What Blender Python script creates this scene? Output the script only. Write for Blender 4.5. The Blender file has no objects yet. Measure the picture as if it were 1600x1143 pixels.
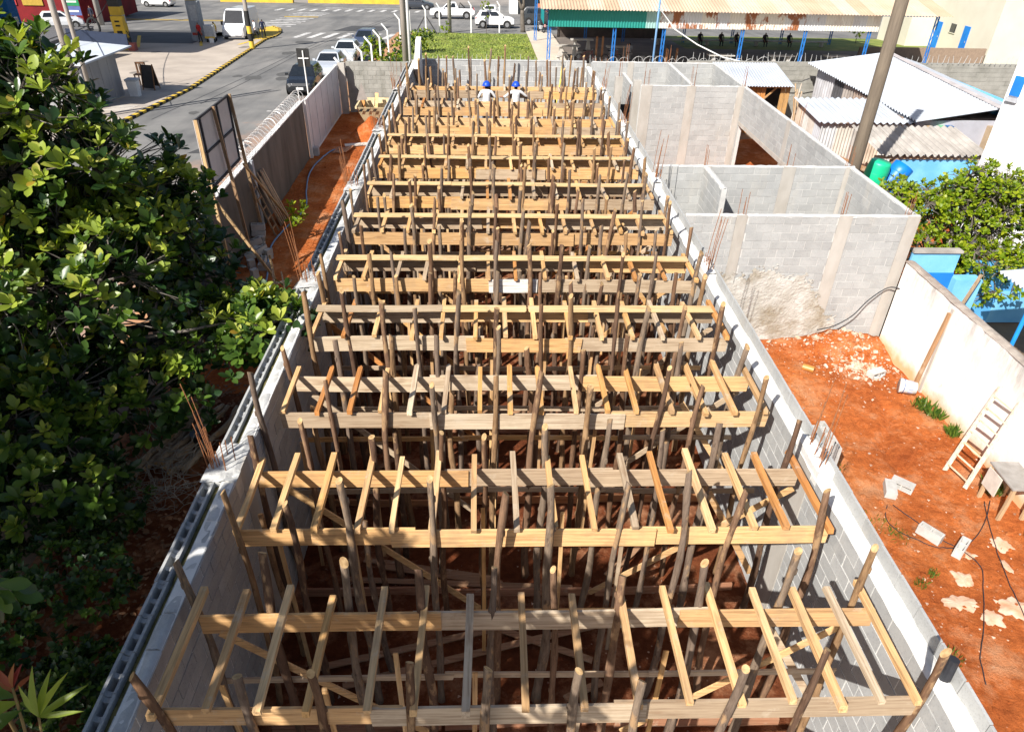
import bpy, math, random
from mathutils import Vector, Matrix, noise, Quaternion
R = random.Random(11)
rad = math.radians
sc = bpy.context.scene
C = sc.collection
# ------------------------------------------------------------------ camera
CAM = Vector((3.3623, 0.0, 9.0))
def set_camera():
    p, yaw, roll = rad(33.765), rad(2.2587), rad(1.2598)
    fh = Vector((math.sin(yaw), math.cos(yaw), 0)); r0 = Vector((math.cos(yaw), -math.sin(yaw), 0)); z = Vector((0, 0, 1))
    f = fh * math.cos(p) - z * math.sin(p); u0 = fh * math.sin(p) + z * math.cos(p)
    r = r0 * math.cos(roll) + u0 * math.sin(roll); u = -r0 * math.sin(roll) + u0 * math.cos(roll)
    cd = bpy.data.cameras.new('camera'); co = bpy.data.objects.new('camera', cd); C.objects.link(co)
    m = Matrix((r, u, -f)).transposed().to_4x4(); m.translation = CAM
    co.matrix_world = m
    cd.sensor_width = 36; cd.lens = 1103.7 / 1600 * 36; cd.clip_start = .05; cd.clip_end = 2000
    sc.camera = co
    return f
FWD = set_camera()
# ------------------------------------------------------------------ sky, sun, exposure
SUN = Vector((1.0, 1.25, -1.42)).normalized()
w = bpy.data.worlds.new('World'); sc.world = w; w.use_nodes = True
nt = w.node_tree
sky = nt.nodes.new('ShaderNodeTexSky'); sky.sky_type = 'NISHITA'; sky.sun_disc = False
sky.sun_elevation = math.asin(-SUN.z); sky.sun_rotation = math.atan2(-SUN.x, -SUN.y); sky.air_density = 1.0; sky.dust_density = 3.0; sky.altitude = 700
bg = nt.nodes['Background']; bg.inputs[1].default_value = 0.07
nt.links.new(sky.outputs[0], bg.inputs[0])
sl = bpy.data.lights.new('sun', 'SUN'); sl.energy = 5.0; sl.angle = rad(.53); sl.color = (1, .95, .87)
so = bpy.data.objects.new('sun', sl); C.objects.link(so); so.location = (-30, -40, 60)
so.rotation_euler = SUN.to_track_quat('-Z', 'Y').to_euler()
vs = sc.view_settings; vs.view_transform = 'Standard'; vs.look = 'None'; vs.gamma = 1; vs.exposure = 0.78; vs.use_curve_mapping = False
# ------------------------------------------------------------------ materials
MATS = {}
def nodes(name):
    m = bpy.data.materials.new(name); m.use_nodes = True
    t = m.node_tree; b = t.nodes['Principled BSDF']
    return m, t, b
def N(t, typ, **kw):
    n = t.nodes.new(typ)
    for k, v in kw.items():
        if k.startswith('i_'):
            k2 = k[2:]; k2 = int(k2) if k2.isdigit() else k2.replace('_', ' ')
            n.inputs[k2].default_value = v
        else: setattr(n, k, v)
    return n
def ramp(t, fac, stops, interp='LINEAR'):
    r = t.nodes.new('ShaderNodeValToRGB'); r.color_ramp.interpolation = interp
    e = r.color_ramp.elements
    while len(e) < len(stops): e.new(.5)
    for i, (p, c) in enumerate(stops):
        e[i].position = p; e[i].color = (*c, 1) if len(c) == 3 else c
    t.links.new(fac, r.inputs[0]); return r.outputs[0]
def mix(t, fac, a, b, mode='MIX'):
    n = t.nodes.new('ShaderNodeMix'); n.data_type = 'RGBA'; n.blend_type = mode
    for s, v in ((n.inputs[0], fac), (n.inputs[6], a), (n.inputs[7], b)):
        if hasattr(v, 'is_output'): t.links.new(v, s)
        elif isinstance(v, (int, float)): s.default_value = v
        else: s.default_value = (*v, 1)
    return n.outputs[2]
def mth(t, op, a, b=None, clamp=False):
    n = t.nodes.new('ShaderNodeMath'); n.operation = op; n.use_clamp = clamp
    for i, v in enumerate((a, b)):
        if v is None: continue
        if hasattr(v, 'is_output'): t.links.new(v, n.inputs[i])
        else: n.inputs[i].default_value = v
    return n.outputs[0]
def coords(t, world=False, scale=(1, 1, 1)):
    if world: o = t.nodes.new('ShaderNodeNewGeometry').outputs['Position']
    else: o = t.nodes.new('ShaderNodeTexCoord').outputs['Object']
    mp = t.nodes.new('ShaderNodeMapping'); mp.inputs['Scale'].default_value = scale
    t.links.new(o, mp.inputs['Vector']); return mp.outputs[0]
def noi(t, vec, s, detail=4, rough=.6):
    n = N(t, 'ShaderNodeTexNoise', i_Scale=s, i_Detail=detail, i_Roughness=rough)
    t.links.new(vec, n.inputs['Vector']); return n.outputs['Fac']
def bump(t, b, h, strength=.3, dist=.02):
    n = N(t, 'ShaderNodeBump', i_Strength=strength, i_Distance=dist)
    t.links.new(h, n.inputs['Height']); t.links.new(n.outputs[0], b.inputs['Normal'])
def jitter(t, col, amt):
    oi = t.nodes.new('ShaderNodeObjectInfo'); ge = t.nodes.new('ShaderNodeNewGeometry')
    f = mth(t, 'FRACT', mth(t, 'ADD', oi.outputs['Random'], mth(t, 'MULTIPLY', ge.outputs['Random Per Island'], 7.31)))
    v = mth(t, 'ADD', mth(t, 'MULTIPLY', f, 2 * amt), 1 - amt)
    h = N(t, 'ShaderNodeHueSaturation'); t.links.new(col, h.inputs['Color']); t.links.new(v, h.inputs['Value'])
    return h.outputs[0]
def M(name, c1, c2=None, ns=6, rough=.8, rnd=0, bmp=0, bs=40, metal=0, world=False, spec=.3, scale=(1, 1, 1), lo=.35, hi=.65, c3=None, ns3=2, lo3=.55, hi3=.7, coat=0):
    if name in MATS: return MATS[name]
    m, t, b = nodes(name); v = coords(t, world, scale)
    if c1 == 'OBJ':
        oi = t.nodes.new('ShaderNodeObjectInfo'); base = oi.outputs['Color']
        if c2 is not None:
            n = noi(t, v, ns); k = ramp(t, n, [(lo, c2), (hi, (1, 1, 1))]); col = mix(t, 1.0, base, k, 'MULTIPLY')
        else: col = base
    else:
        c2 = c2 or tuple(x * .8 for x in c1)
        col = ramp(t, noi(t, v, ns), [(lo, c2), (hi, c1)])
    if c3: col = mix(t, ramp(t, noi(t, v, ns3, 6, .7), [(lo3, (0, 0, 0)), (hi3, (1, 1, 1))]), col, c3)
    if rnd: col = jitter(t, col, rnd)
    t.links.new(col, b.inputs['Base Color'])
    b.inputs['Roughness'].default_value = rough; b.inputs['Metallic'].default_value = metal; b.inputs['Specular IOR Level'].default_value = spec
    if coat: b.inputs['Coat Weight'].default_value = coat; b.inputs['Coat Roughness'].default_value = .05
    if bmp: bump(t, b, noi(t, v, bs, 3), bmp, .01)
    MATS[name] = m; return m
def wood(axis):
    sc_ = {'x': (.9, 22, 22), 'y': (22, .9, 22), 'z': (22, 22, .9)}[axis]
    sk = {'x': (.9, 4, 4), 'y': (4, .9, 4), 'z': (4, 4, .9)}[axis]
    m, t, b = nodes('sawn_wood_' + axis); v = coords(t, False, sc_); v2 = coords(t, False, sk)
    oi = t.nodes.new('ShaderNodeObjectInfo')
    g = ramp(t, noi(t, v, 1.6, 5, .65), [(.28, (.5, .42, .36)), (.5, (.9, .87, .84)), (.72, (1.14, 1.14, 1.12))])
    col = mix(t, 1, oi.outputs['Color'], g, 'MULTIPLY')
    kn = ramp(t, noi(t, v2, 2.1, 3, .5), [(.62, (0, 0, 0)), (.78, (1, 1, 1))])
    col = mix(t, mth(t, 'MULTIPLY', kn, .65), col, (.2, .1, .045))
    st = ramp(t, noi(t, coords(t, True), 1.7, 4, .7), [(.5, (0, 0, 0)), (.72, (1, 1, 1))])
    col = mix(t, mth(t, 'MULTIPLY', st, .5), col, (.3, .215, .14))
    ce = ramp(t, noi(t, coords(t, True), 3.1, 5, .75), [(.57, (0, 0, 0)), (.68, (1, 1, 1))]); col = mix(t, mth(t, 'MULTIPLY', ce, .5), col, (.52, .44, .34))
    t.links.new(col, b.inputs['Base Color']); b.inputs['Roughness'].default_value = .78; b.inputs['Specular IOR Level'].default_value = .2
    bump(t, b, noi(t, v, 2.5, 4), .35, .004)
    return m
WX, WY, WZ = wood('x'), wood('y'), wood('z')
def bark():
    m, t, b = nodes('log_bark'); v = coords(t, False, (16, 16, 7)); v2 = coords(t, False, (7, 7, 9))
    oi = t.nodes.new('ShaderNodeObjectInfo')
    col = mix(t, 1, oi.outputs['Color'], ramp(t, noi(t, v, 1.5, 6, .7), [(.3, (.45, .4, .38)), (.55, (1, 1, 1)), (.75, (1.35, 1.3, 1.2))]), 'MULTIPLY')
    col = mix(t, ramp(t, noi(t, v2, 1.2, 4, .6), [(.55, (0, 0, 0)), (.64, (.9, .9, .9))]), col, (.34, .215, .115))
    col = mix(t, ramp(t, noi(t, v2, 2.3, 4, .6), [(.6, (0, 0, 0)), (.7, (.8, .8, .8))]), col, (.07, .045, .035))
    t.links.new(col, b.inputs['Base Color']); b.inputs['Roughness'].default_value = .85; b.inputs['Specular IOR Level'].default_value = .15
    bump(t, b, noi(t, v, 2.5, 5, .7), .7, .012)
    return m
BARK = bark()
LOGEND = M('log_end_grain', (.5, .34, .17), (.3, .18, .08), ns=22, rough=.85)
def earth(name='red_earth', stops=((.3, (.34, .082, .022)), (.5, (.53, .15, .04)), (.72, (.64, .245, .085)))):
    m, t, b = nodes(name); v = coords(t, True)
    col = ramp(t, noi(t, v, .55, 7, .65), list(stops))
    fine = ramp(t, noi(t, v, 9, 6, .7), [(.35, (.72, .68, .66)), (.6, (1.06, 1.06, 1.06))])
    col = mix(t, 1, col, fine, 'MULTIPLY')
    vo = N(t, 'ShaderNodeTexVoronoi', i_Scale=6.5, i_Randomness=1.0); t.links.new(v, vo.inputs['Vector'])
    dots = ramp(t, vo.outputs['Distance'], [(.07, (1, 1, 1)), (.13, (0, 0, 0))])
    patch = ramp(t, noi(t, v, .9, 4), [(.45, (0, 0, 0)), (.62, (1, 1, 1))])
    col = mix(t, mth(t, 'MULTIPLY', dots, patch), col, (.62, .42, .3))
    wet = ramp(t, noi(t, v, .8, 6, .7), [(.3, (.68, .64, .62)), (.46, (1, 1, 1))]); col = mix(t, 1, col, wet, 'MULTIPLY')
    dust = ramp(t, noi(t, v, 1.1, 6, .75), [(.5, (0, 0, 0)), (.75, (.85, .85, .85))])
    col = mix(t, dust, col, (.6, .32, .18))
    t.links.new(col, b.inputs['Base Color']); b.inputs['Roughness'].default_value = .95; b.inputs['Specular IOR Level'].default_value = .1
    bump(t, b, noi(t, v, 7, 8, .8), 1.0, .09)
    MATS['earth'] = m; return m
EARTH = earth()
SHADE_DAMP = earth('shade_toned_damp_earth', ((.3, (.11, .035, .016)), (.55, (.2, .06, .024)), (.78, (.34, .115, .042))))  # damp soil, colour darkened further for the shade of formwork and tree
def asphalt():
    m, t, b = nodes('asphalt'); v = coords(t, True); v2 = coords(t, True, (.5, .06, 1))
    col = ramp(t, noi(t, v, .25, 5, .6), [(.3, (.13, .13, .133)), (.5, (.18, .178, .175)), (.72, (.23, .222, .215))])
    tr = ramp(t, noi(t, v2, 1.6, 4, .6), [(.35, (.8, .8, .8)), (.62, (1.1, 1.09, 1.07))])
    col = mix(t, 1, col, tr, 'MULTIPLY')
    sp = t.nodes.new('ShaderNodeSeparateXYZ'); t.links.new(v, sp.inputs[0]); sx = mth(t, 'MINIMUM', sp.outputs[0], -5.5)
    # red dust trodden out of the site along its kerb side
    e = mth(t, 'ADD', mth(t, 'MULTIPLY', sx, .30), mth(t, 'MULTIPLY', noi(t, v, .7, 5), 2.2))
    e2 = mth(t, 'SUBTRACT', e, mth(t, 'MULTIPLY', sp.outputs[1], .028))
    col = mix(t, mth(t, 'MULTIPLY', ramp(t, mth(t, 'ADD', e2, 2.35), [(.1, (0, 0, 0)), (1.0, (1, 1, 1))]), .75), col, (.42, .24, .15))
    t.links.new(col, b.inputs['Base Color']); b.inputs['Roughness'].default_value = .9; b.inputs['Specular IOR Level'].default_value = .2
    bump(t, b, noi(t, v, 60, 2), .3, .01)
    return m
ASPH = asphalt()
def blockmat(name, a, b_, rnd, dirt=None, ns=2.2):
    m, t, b = nodes(name); v = coords(t, True)
    col = ramp(t, noi(t, v, ns, 6, .65), [(.3, b_), (.65, a)])
    if dirt:
        d = ramp(t, noi(t, coords(t, True, (1, 1, .35)), 1.1, 6, .7), [(.56, (0, 0, 0)), (.74, (1, 1, 1))]); col = mix(t, mth(t, 'MULTIPLY', d, .7), col, dirt)
    sp = ramp(t, noi(t, v, 45, 2), [(.3, (.8, .8, .8)), (.45, (1, 1, 1))]); col = mix(t, 1, col, sp, 'MULTIPLY')
    col = jitter(t, col, rnd)
    t.links.new(col, b.inputs['Base Color']); b.inputs['Roughness'].default_value = .93; b.inputs['Specular IOR Level'].default_value = .15
    bump(t, b, noi(t, v, 70, 3), .5, .006)
    return m
BLOCK = blockmat('concrete_block', (.41, .415, .41), (.33, .335, .34), .09, (.53, .52, .5), 3.0)
BLOCKL = blockmat('concrete_block_pale', (.4, .405, .4), (.325, .33, .33), .07, (.46, .43, .38))
BLOCKO = blockmat('mossy_block', (.36, .35, .32), (.24, .235, .21), .07, (.12, .115, .09), 1.2)
MORTAR = M('mortar', (.76, .75, .72), (.64, .63, .61), ns=5, world=True, bmp=.6, bs=50)
MORTARS = M('mortar_soft', (.56, .555, .54), (.47, .465, .45), ns=5, world=True, bmp=.6, bs=50)
MORTOP = M('mortar_bed', (.54, .54, .53), (.38, .38, .37), ns=4, world=True, bmp=.9, bs=28, c3=(.36, .35, .33), ns3=3, lo3=.62, hi3=.72)
CONC = M('column_concrete', (.45, .425, .39), (.36, .335, .3), ns=2.5, world=True, bmp=.4, bs=30, scale=(1, 1, .4))
MOSS = M('moss', (.2, .17, .06), (.09, .085, .03), ns=9, world=True, bmp=.8, bs=40)
REBAR = M('rusty_rebar', (.32, .13, .05), (.17, .07, .035), ns=30, rough=.8)
WHITEP = M('white_paint', (.78, .78, .77), (.7, .7, .69), ns=4, rough=.6)
STEELP = M('steel_grey', (.4, .42, .44), (.3, .31, .33), ns=6, rough=.5)
OBJC = M('plain_object_colour', 'OBJ', (.82, .82, .82), ns=5, rough=.7, bmp=.1)
OBJG = M('gloss_object_colour', 'OBJ', None, rough=.25, spec=.5, coat=.6)
PLAS = M('plastic_object_colour', 'OBJ', (.85, .85, .85), ns=3, rough=.42, spec=.45)
CLOTH = M('cloth_object_colour', 'OBJ', (.75, .75, .75), ns=9, rough=.95, bmp=.3, bs=20)
GLASS = M('dark_glass', (.016, .02, .025), (.01, .013, .017), rough=.06, spec=.8)
RUBBER = M('tyre_rubber', (.02, .02, .021), (.013, .013, .013), rough=.85)
CHROME = M('wheel_alloy', (.42, .43, .44), (.3, .3, .31), rough=.35, metal=.6)
LAMP = M('headlight_glass', (.7, .73, .76), (.5, .52, .55), rough=.1, spec=.6)
# ------------------------------------------------------------------ mesh helpers
class MB:
    def __init__(s): s.v = []; s.f = []; s.m = []
    def add(s, vs, fs, m=0):
        o = len(s.v); s.v += [Vector(x) for x in vs]; s.f += [tuple(i + o for i in f) for f in fs]; s.m += [m] * len(fs); return s
    def hexa(s, p, m=0):
        return s.add(p, [(3, 2, 1, 0), (4, 5, 6, 7), (0, 1, 5, 4), (1, 2, 6, 5), (2, 3, 7, 6), (3, 0, 4, 7)], m)
    def box(s, c, d, m=0, rz=0, rot=None):
        x, y, z = d[0] / 2, d[1] / 2, d[2] / 2
        p = [Vector(q) for q in ((-x, -y, -z), (x, -y, -z), (x, y, -z), (-x, y, -z), (-x, -y, z), (x, -y, z), (x, y, z), (-x, y, z))]
        M_ = rot if rot else Matrix.Rotation(rz, 3, 'Z')
        return s.hexa([M_ @ q + Vector(c) for q in p], m)
    def b2(s, x0, x1, y0, y1, z0, z1, m=0): return s.box(((x0 + x1) / 2, (y0 + y1) / 2, (z0 + z1) / 2), (x1 - x0, y1 - y0, z1 - z0), m)
    def bar(s, p, q, w_, h_, up=(0, 0, 1), m=0):
        p, q = Vector(p), Vector(q); d = (q - p).normalized(); u = Vector(up); sd = d.cross(u)
        if sd.length < 1e-4: sd = d.cross(Vector((0, 1, 0)))
        sd.normalize(); u = sd.cross(d).normalized(); a = sd * w_ / 2; b = u * h_ / 2
        return s.hexa([p - a - b, p + a - b, q + a - b, q - a - b, p - a + b, p + a + b, q + a + b, q - a + b], m)
    def tube(s, pts, r, n=8, caps=True, m=0, cm=None):
        pts = [Vector(p) for p in pts]; k = len(pts)
        if not isinstance(r, (list, tuple)): r = [r] * k
        o = len(s.v); ref = Vector((.13, .21, .97))
        prev = None
        for i, p in enumerate(pts):
            d = (pts[min(i + 1, k - 1)] - pts[max(i - 1, 0)])
            d = d.normalized() if d.length > 1e-9 else Vector((0, 0, 1))
            a = prev if prev else (ref.cross(d) if abs(ref.dot(d)) < .98 else Vector((1, 0, 0)).cross(d))
            a = (a - d * a.dot(d)).normalized(); prev = a; b = d.cross(a)
            for j in range(n):
                t = 2 * math.pi * j / n; s.v.append(p + (a * math.cos(t) + b * math.sin(t)) * r[i])
        for i in range(k - 1):
            for j in range(n):
                s.f.append((o + i * n + j, o + i * n + (j + 1) % n, o + (i + 1) * n + (j + 1) % n, o + (i + 1) * n + j)); s.m.append(m)
        if caps:
            c = m if cm is None else cm
            s.f.append(tuple(o + j for j in range(n - 1, -1, -1))); s.m.append(c)
            s.f.append(tuple(o + (k - 1) * n + j for j in range(n))); s.m.append(c)
        return s
    def quad(s, a, b, c, d, m=0): return s.add([a, b, c, d], [(0, 1, 2, 3)], m)
    def sphere(s, c, r, nu=10, nv=6, m=0, zmin=-1):
        c = Vector(c); r = Vector(r) if not isinstance(r, (int, float)) else Vector((r, r, r))
        vs = []; fs = []
        for i in range(nv + 1):
            ph = math.pi * i / nv
            z = max(math.cos(ph), zmin); q = math.sin(ph) if math.cos(ph) >= zmin else math.sqrt(max(0, 1 - zmin * zmin))
            for j in range(nu):
                th = 2 * math.pi * j / nu; vs.append(c + Vector((r.x * q * math.cos(th), r.y * q * math.sin(th), r.z * z)))
        for i in range(nv):
            for j in range(nu): fs.append((i * nu + j, (i + 1) * nu + j, (i + 1) * nu + (j + 1) % nu, i * nu + (j + 1) % nu))
        return s.add(vs, fs, m)
    def mesh(s, name, mats, off=None, smooth=False):
        me = bpy.data.meshes.new(name)
        vs = [v - off for v in s.v] if off else s.v
        me.from_pydata([tuple(v) for v in vs], [], s.f)
        for q in (mats if isinstance(mats, (list, tuple)) else [mats]): me.materials.append(q)
        if any(s.m): me.polygons.foreach_set('material_index', s.m)
        if smooth: me.polygons.foreach_set('use_smooth', [True] * len(s.f))
        me.update(); return me
    def obj(s, name, mats, parent=None, smooth=False, color=None, local=False, **kw):
        off = None if local else rootloc(parent)
        o = bpy.data.objects.new(name, s.mesh(name, mats, off, smooth)); C.objects.link(o)
        if parent: o.parent = parent
        if color: o.color = (*color, 1)
        for k, v in kw.items(): o[k] = v
        return o
def rootloc(p):
    v = Vector((0, 0, 0))
    while p: v = v + p.location; p = p.parent
    return v
def tag(o, label, cat, group=None):
    o['label'] = label; o['category'] = cat
    if group: o['group'] = group
    return o
def thing(name, label, cat, loc=(0, 0, 0), rz=0, group=None):
    o = bpy.data.objects.new(name, None); C.objects.link(o); o.location = loc; o.rotation_euler = (0, 0, rz); o.empty_display_size = .2
    return tag(o, label, cat, group)
def inst(name, me, parent, world, rot=(0, 0, 0), scale=(1, 1, 1), color=None):
    o = bpy.data.objects.new(name, me); C.objects.link(o); o.parent = parent
    o.location = Vector(world) - rootloc(parent); o.rotation_euler = rot; o.scale = scale
    if color: o.color = (*color, 1)
    return o
def copy_tree(o, parent=None):
    c = o.copy(); C.objects.link(c); c.parent = parent
    for ch in o.children: copy_tree(ch, c)
    return c
def U(a, b): return R.uniform(a, b)
def struct(o): o['kind'] = 'structure'; return o
def gz(y): return -.05 * max(0.0, y - 26)
def fbm(x, y, s=1, o=4): return noise.fractal(Vector((x * s, y * s, 3.7)), 1.0, 2.0, o)
def grid(x0, x1, y0, y1, nx, ny, zf):
    mb = MB(); vs = []; fs = []
    for j in range(ny + 1):
        for i in range(nx + 1):
            x = x0 + (x1 - x0) * i / nx; y = y0 + (y1 - y0) * j / ny; vs.append((x, y, zf(x, y)))
    for j in range(ny):
        for i in range(nx):
            a = j * (nx + 1) + i; fs.append((a, a + 1, a + nx + 2, a + nx + 1))
    return mb.add(vs, fs)
def smooth_path(pts, k=6):
    P = [Vector(p) for p in pts]; out = []
    for i in range(len(P) - 1):
        a, b, c, d = P[max(i - 1, 0)], P[i], P[i + 1], P[min(i + 2, len(P) - 1)]
        for j in range(k):
            t = j / k; out.append(.5 * ((2 * b) + (c - a) * t + (2 * a - 5 * b + 4 * c - d) * t * t + (3 * b - a - 3 * c + d) * t ** 3))
    return out + [P[-1]]
def sheet(pts, dz, name, mat, kind='structure', n=1, **kw):
    # a flat outline draped on the slope, dz above it
    mb = MB()
    mb.add([(x, y, gz(y) + dz) for x, y in pts], [tuple(range(len(pts)))])
    o = mb.obj(name, mat); o['kind'] = kind; return o
# ================================================================== THE SETTING
ZT = 3.187
DIRT = M('yard_dirt', (.24, .16, .1), (.13, .09, .065), ns=.8, world=True, bmp=.5, bs=12)
FAR = M('far_ground', (.3, .27, .24), (.2, .185, .17), ns=.3, world=True, bmp=.3, bs=8)
APRON = M('worn_concrete', (.46, .4, .34), (.36, .31, .265), ns=.45, world=True, bmp=.2, bs=20, c3=(.27, .24, .22), ns3=.35, lo3=.56, hi3=.75)
PALECON = M('pale_concrete', (.6, .52, .43), (.48, .42, .35), ns=.5, world=True, bmp=.2, bs=15)
LAWN = M('lawn_turf', (.2, .23, .045), (.1, .15, .03), ns=.5, world=True, bmp=.6, bs=6, c3=(.3, .27, .09), ns3=.9, lo3=.52, hi3=.7)
YEL = M('yellow_paint', (.72, .48, .05), (.55, .36, .05), ns=1.5, world=True, rough=.7)
WPAINT = M('road_white', (.68, .67, .65), (.46, .45, .44), ns=3, world=True, rough=.8, c3=(.2, .2, .2), ns3=1.6, lo3=.5, hi3=.62)
BLK = M('black_paint', (.03, .03, .03), (.02, .02, .02), world=True, rough=.8)
DARKTAR = M('dark_tar', (.075, .075, .078), (.055, .055, .057), ns=1.5, world=True, rough=.85)
def build_setting():
    ys = [-120, -40, 0, 10, 20, 26, 30, 40, 60, 80, 100, 120, 160, 300, 700]
    mb = MB(); xs = [-400, -100, -40, 0, 40, 100, 400]
    vs = [(x, y, (gz(min(y, 120))) - .4) for y in ys for x in xs]; n = len(xs)
    fs = [(j * n + i, j * n + i + 1, (j + 1) * n + i + 1, (j + 1) * n + i) for j in range(len(ys) - 1) for i in range(n - 1)]
    mb.add(vs, fs); struct(mb.obj('ground', FAR))
    # the site itself: red earth, uneven
    def ez(x, y):
        z = .035 * fbm(x, y, .9) + .018 * fbm(x + 9, y, 4)
        if x > 7.7:
            z += .05 * fbm(x, y + 3, .5) + .022 * fbm(x, y, 2.3) + .012 * fbm(x, y + 5, 8, 3)
            if y < 14.6:                                         # spoil heap against the block house
                d = math.hypot((x - 11.9) / 1.7, (y - 14.4) / 1.1); z += .42 * max(0, 1 - d) ** 1.2 + .06 * max(0, 1 - d) * fbm(x, y, 5)
            g = abs((x - 11.55) - .35 * math.sin(y * 1.7)) ; z -= .10 * max(0, 1 - g / .22) * (1 if 9.8 < y < 12 else 0)
        if x < 0:
            d = math.hypot((x + 1.75) / 1.0, (y - 31.8) / 1.0); z += .85 * max(0, 1 - d) ** .9 + .1 * max(0, 1 - d) * fbm(x, y, 3)
        return z
    struct(grid(-3.9, .1, 1.0, 12.4, 32, 80, ez).obj('shade_toned_damp_ground', SHADE_DAMP, smooth=True)); struct(grid(-3.9, .1, 12.4, 35.9, 32, 170, ez).obj('red_earth_ground', EARTH, smooth=True)); struct(grid(.1, 7.6, 1.0, 31.6, 58, 220, ez).obj('shade_toned_damp_floor', SHADE_DAMP, smooth=True)); struct(grid(7.6, 13.05, 1.0, 15.0, 86, 220, ez).obj('red_earth_ground', EARTH, smooth=True)); struct(grid(7.6, 13.05, 15.0, 35.9, 48, 160, ez).obj('red_earth_ground', EARTH, smooth=True))  # floor and near corridor carry shade in their soil colour
    # neighbour's yards either side (flat)
    struct(MB().add([(13.05, -10, -.03), (60, -10, -.03), (60, 26, -.03), (60, 36, -.03), (13.05, 36, -.03), (13.05, 26, -.03)], [(0, 1, 2, 5), (5, 2, 3, 4)]).obj('neighbour_yard', DIRT))
    struct(grid(13.05, 19, 17.5, 31.5, 30, 60, lambda x, y: .05 + .1 * fbm(x, y, .7) + .35 * max(0, 1 - abs(x - 16.5) / 2.5) * max(0, fbm(x, y, .35) + .3)).obj('red_earth_bank', EARTH, smooth=True))
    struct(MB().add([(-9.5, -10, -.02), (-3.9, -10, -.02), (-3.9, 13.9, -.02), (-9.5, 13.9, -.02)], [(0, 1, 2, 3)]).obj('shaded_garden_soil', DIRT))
    # street running along the site and the crossroads beyond
    yy = [-10, 10, 20, 26, 34, 44, 54, 64, 74, 84, 94, 104, 120]
    mb = MB(); xs = [-14.2, -11, -8, -5.6]
    def xl(x, y): return x - (.09 * max(0, y - 44) if x < -12 else 0)
    vs = [(xl(x, y), y, gz(y) - .055) for y in yy for x in xs]; n = len(xs)
    mb.add(vs, [(j * n + i, j * n + i + 1, (j + 1) * n + i + 1, (j + 1) * n + i) for j in range(len(yy) - 1) for i in range(n - 1)])
    struct(mb.obj('street', ASPH))
    sheet([(-90, 74), (-17, 74), (-17, 112), (-90, 112)], -.06, 'cross_street', ASPH)
    sheet([(-5.6, 76), (60, 76), (60, 112), (-5.6, 112)], -.06, 'cross_street', ASPH)
    # dirt verge between street and fence
    sheet([(-5.6, 36.2), (-3.9, 36.2), (-3.9, 76), (-5.6, 76)], -.02, 'dirt_verge', M('verge_dirt', (.5, .27, .14), (.34, .18, .1), ns=.7, world=True, bmp=.5, bs=9))
    struct(MB().add([(-5.6, 13.9, -.02), (-3.95, 13.9, -.02), (-3.95, 26, -.02), (-3.95, 36.2, gz(36.2) + .03), (-5.6, 36.2, gz(36.2) + .03), (-5.6, 26, -.02)], [(0, 1, 2, 5), (5, 2, 3, 4)]).obj('pavement', M('verge_dirt', (.5, .27, .14))))
    # forecourt of the filling station
    mb = MB(); pts = [(-14.32, 20), (-14.32, 26), (-14.32, 44), (-15.2, 54), (-15.9, 62), (-16.5, 68.2)]
    for i in range(len(pts) - 1):
        (xa, ya), (xb, yb) = pts[i], pts[i + 1]; mb.quad((-60, ya, gz(ya) + .03), (xa, ya, gz(ya) + .03), (xb, yb, gz(yb) + .03), (-60, yb, gz(yb) + .03))
    struct(mb.obj('forecourt', APRON))
    sheet([(-60, 64.5), (-21.3, 64.5), (-22, 74), (-60, 74)], .034, 'forecourt_lane', M('lane_tar', (.1, .1, .1), (.07, .07, .072), ns=.4, world=True))
    sheet([(-17.2, 68.2), (-16.5, 68.2), (-16.3, 71), (-16.6, 74), (-17.4, 77), (-18.6, 79), (-19.4, 77.5), (-19, 73), (-18.8, 70.5)], .034, 'yellow_island', YEL)
    # striped kerb: every yellow and black length is a piece of its own
    kerb = struct(MB().add([(-14.32, 28, gz(28) + .02), (-14.18, 28, gz(28) + .02), (-14.18, 28, gz(28) - .06), (-14.32, 28, gz(28) - .06)], [(0, 1, 2, 3)]).obj('kerb', BLK))
    path = [(-14.25, 33.6), (-14.25, 44), (-15.12, 54), (-15.83, 62), (-16.4, 68.2), (-16.2, 71.2), (-16.5, 74.2), (-17.3, 77.2), (-18.5, 79.2)]
    seg = .42; k = 0; acc = 0
    for (xa, ya), (xb, yb) in zip(path, path[1:]):
        L = math.hypot(xb - xa, yb - ya); n = max(1, round(L / seg))
        for i in range(n):
            t0, t1 = i / n, (i + 1) / n
            p = (xa + (xb - xa) * t0, ya + (yb - ya) * t0); q = (xa + (xb - xa) * t1, ya + (yb - ya) * t1)
            MB().bar((p[0], p[1], gz(p[1]) - .005), (q[0], q[1], gz(q[1]) - .005), .24, .13).obj('kerb_stone', YEL if k % 2 else BLK, kerb); k += 1
    # painted markings
    def mark(pts, mat=WPAINT, dz=-.045): sheet(pts, dz, 'road_marking', mat)
    for i in range(9):                                           # crossing nearest the parked cars
        x = -14.6 + i * 1.35; mark([(x, 70.4), (x + .55, 70.4), (x + 1.0, 74.6), (x + .45, 74.6)])
    for i in range(10):                                          # crossing over the side street
        y = 79.8 + i * 1.75; mark([(-20.6 + .07 * i, y), (-16.9 + .1 * i, y), (-16.9 + .1 * i, y + .62), (-20.6 + .07 * i, y + .62)], YEL if i == 6 else WPAINT)
    for i in range(13):
        x = -23.5 + i * 1.45; mark([(x, 98.6), (x + .5, 98.6), (x + .75, 101.6), (x + .25, 101.6)])
    mark([(-18, 103.4), (-6, 103.4), (-6, 103.8), (-18, 103.8)])
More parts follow.
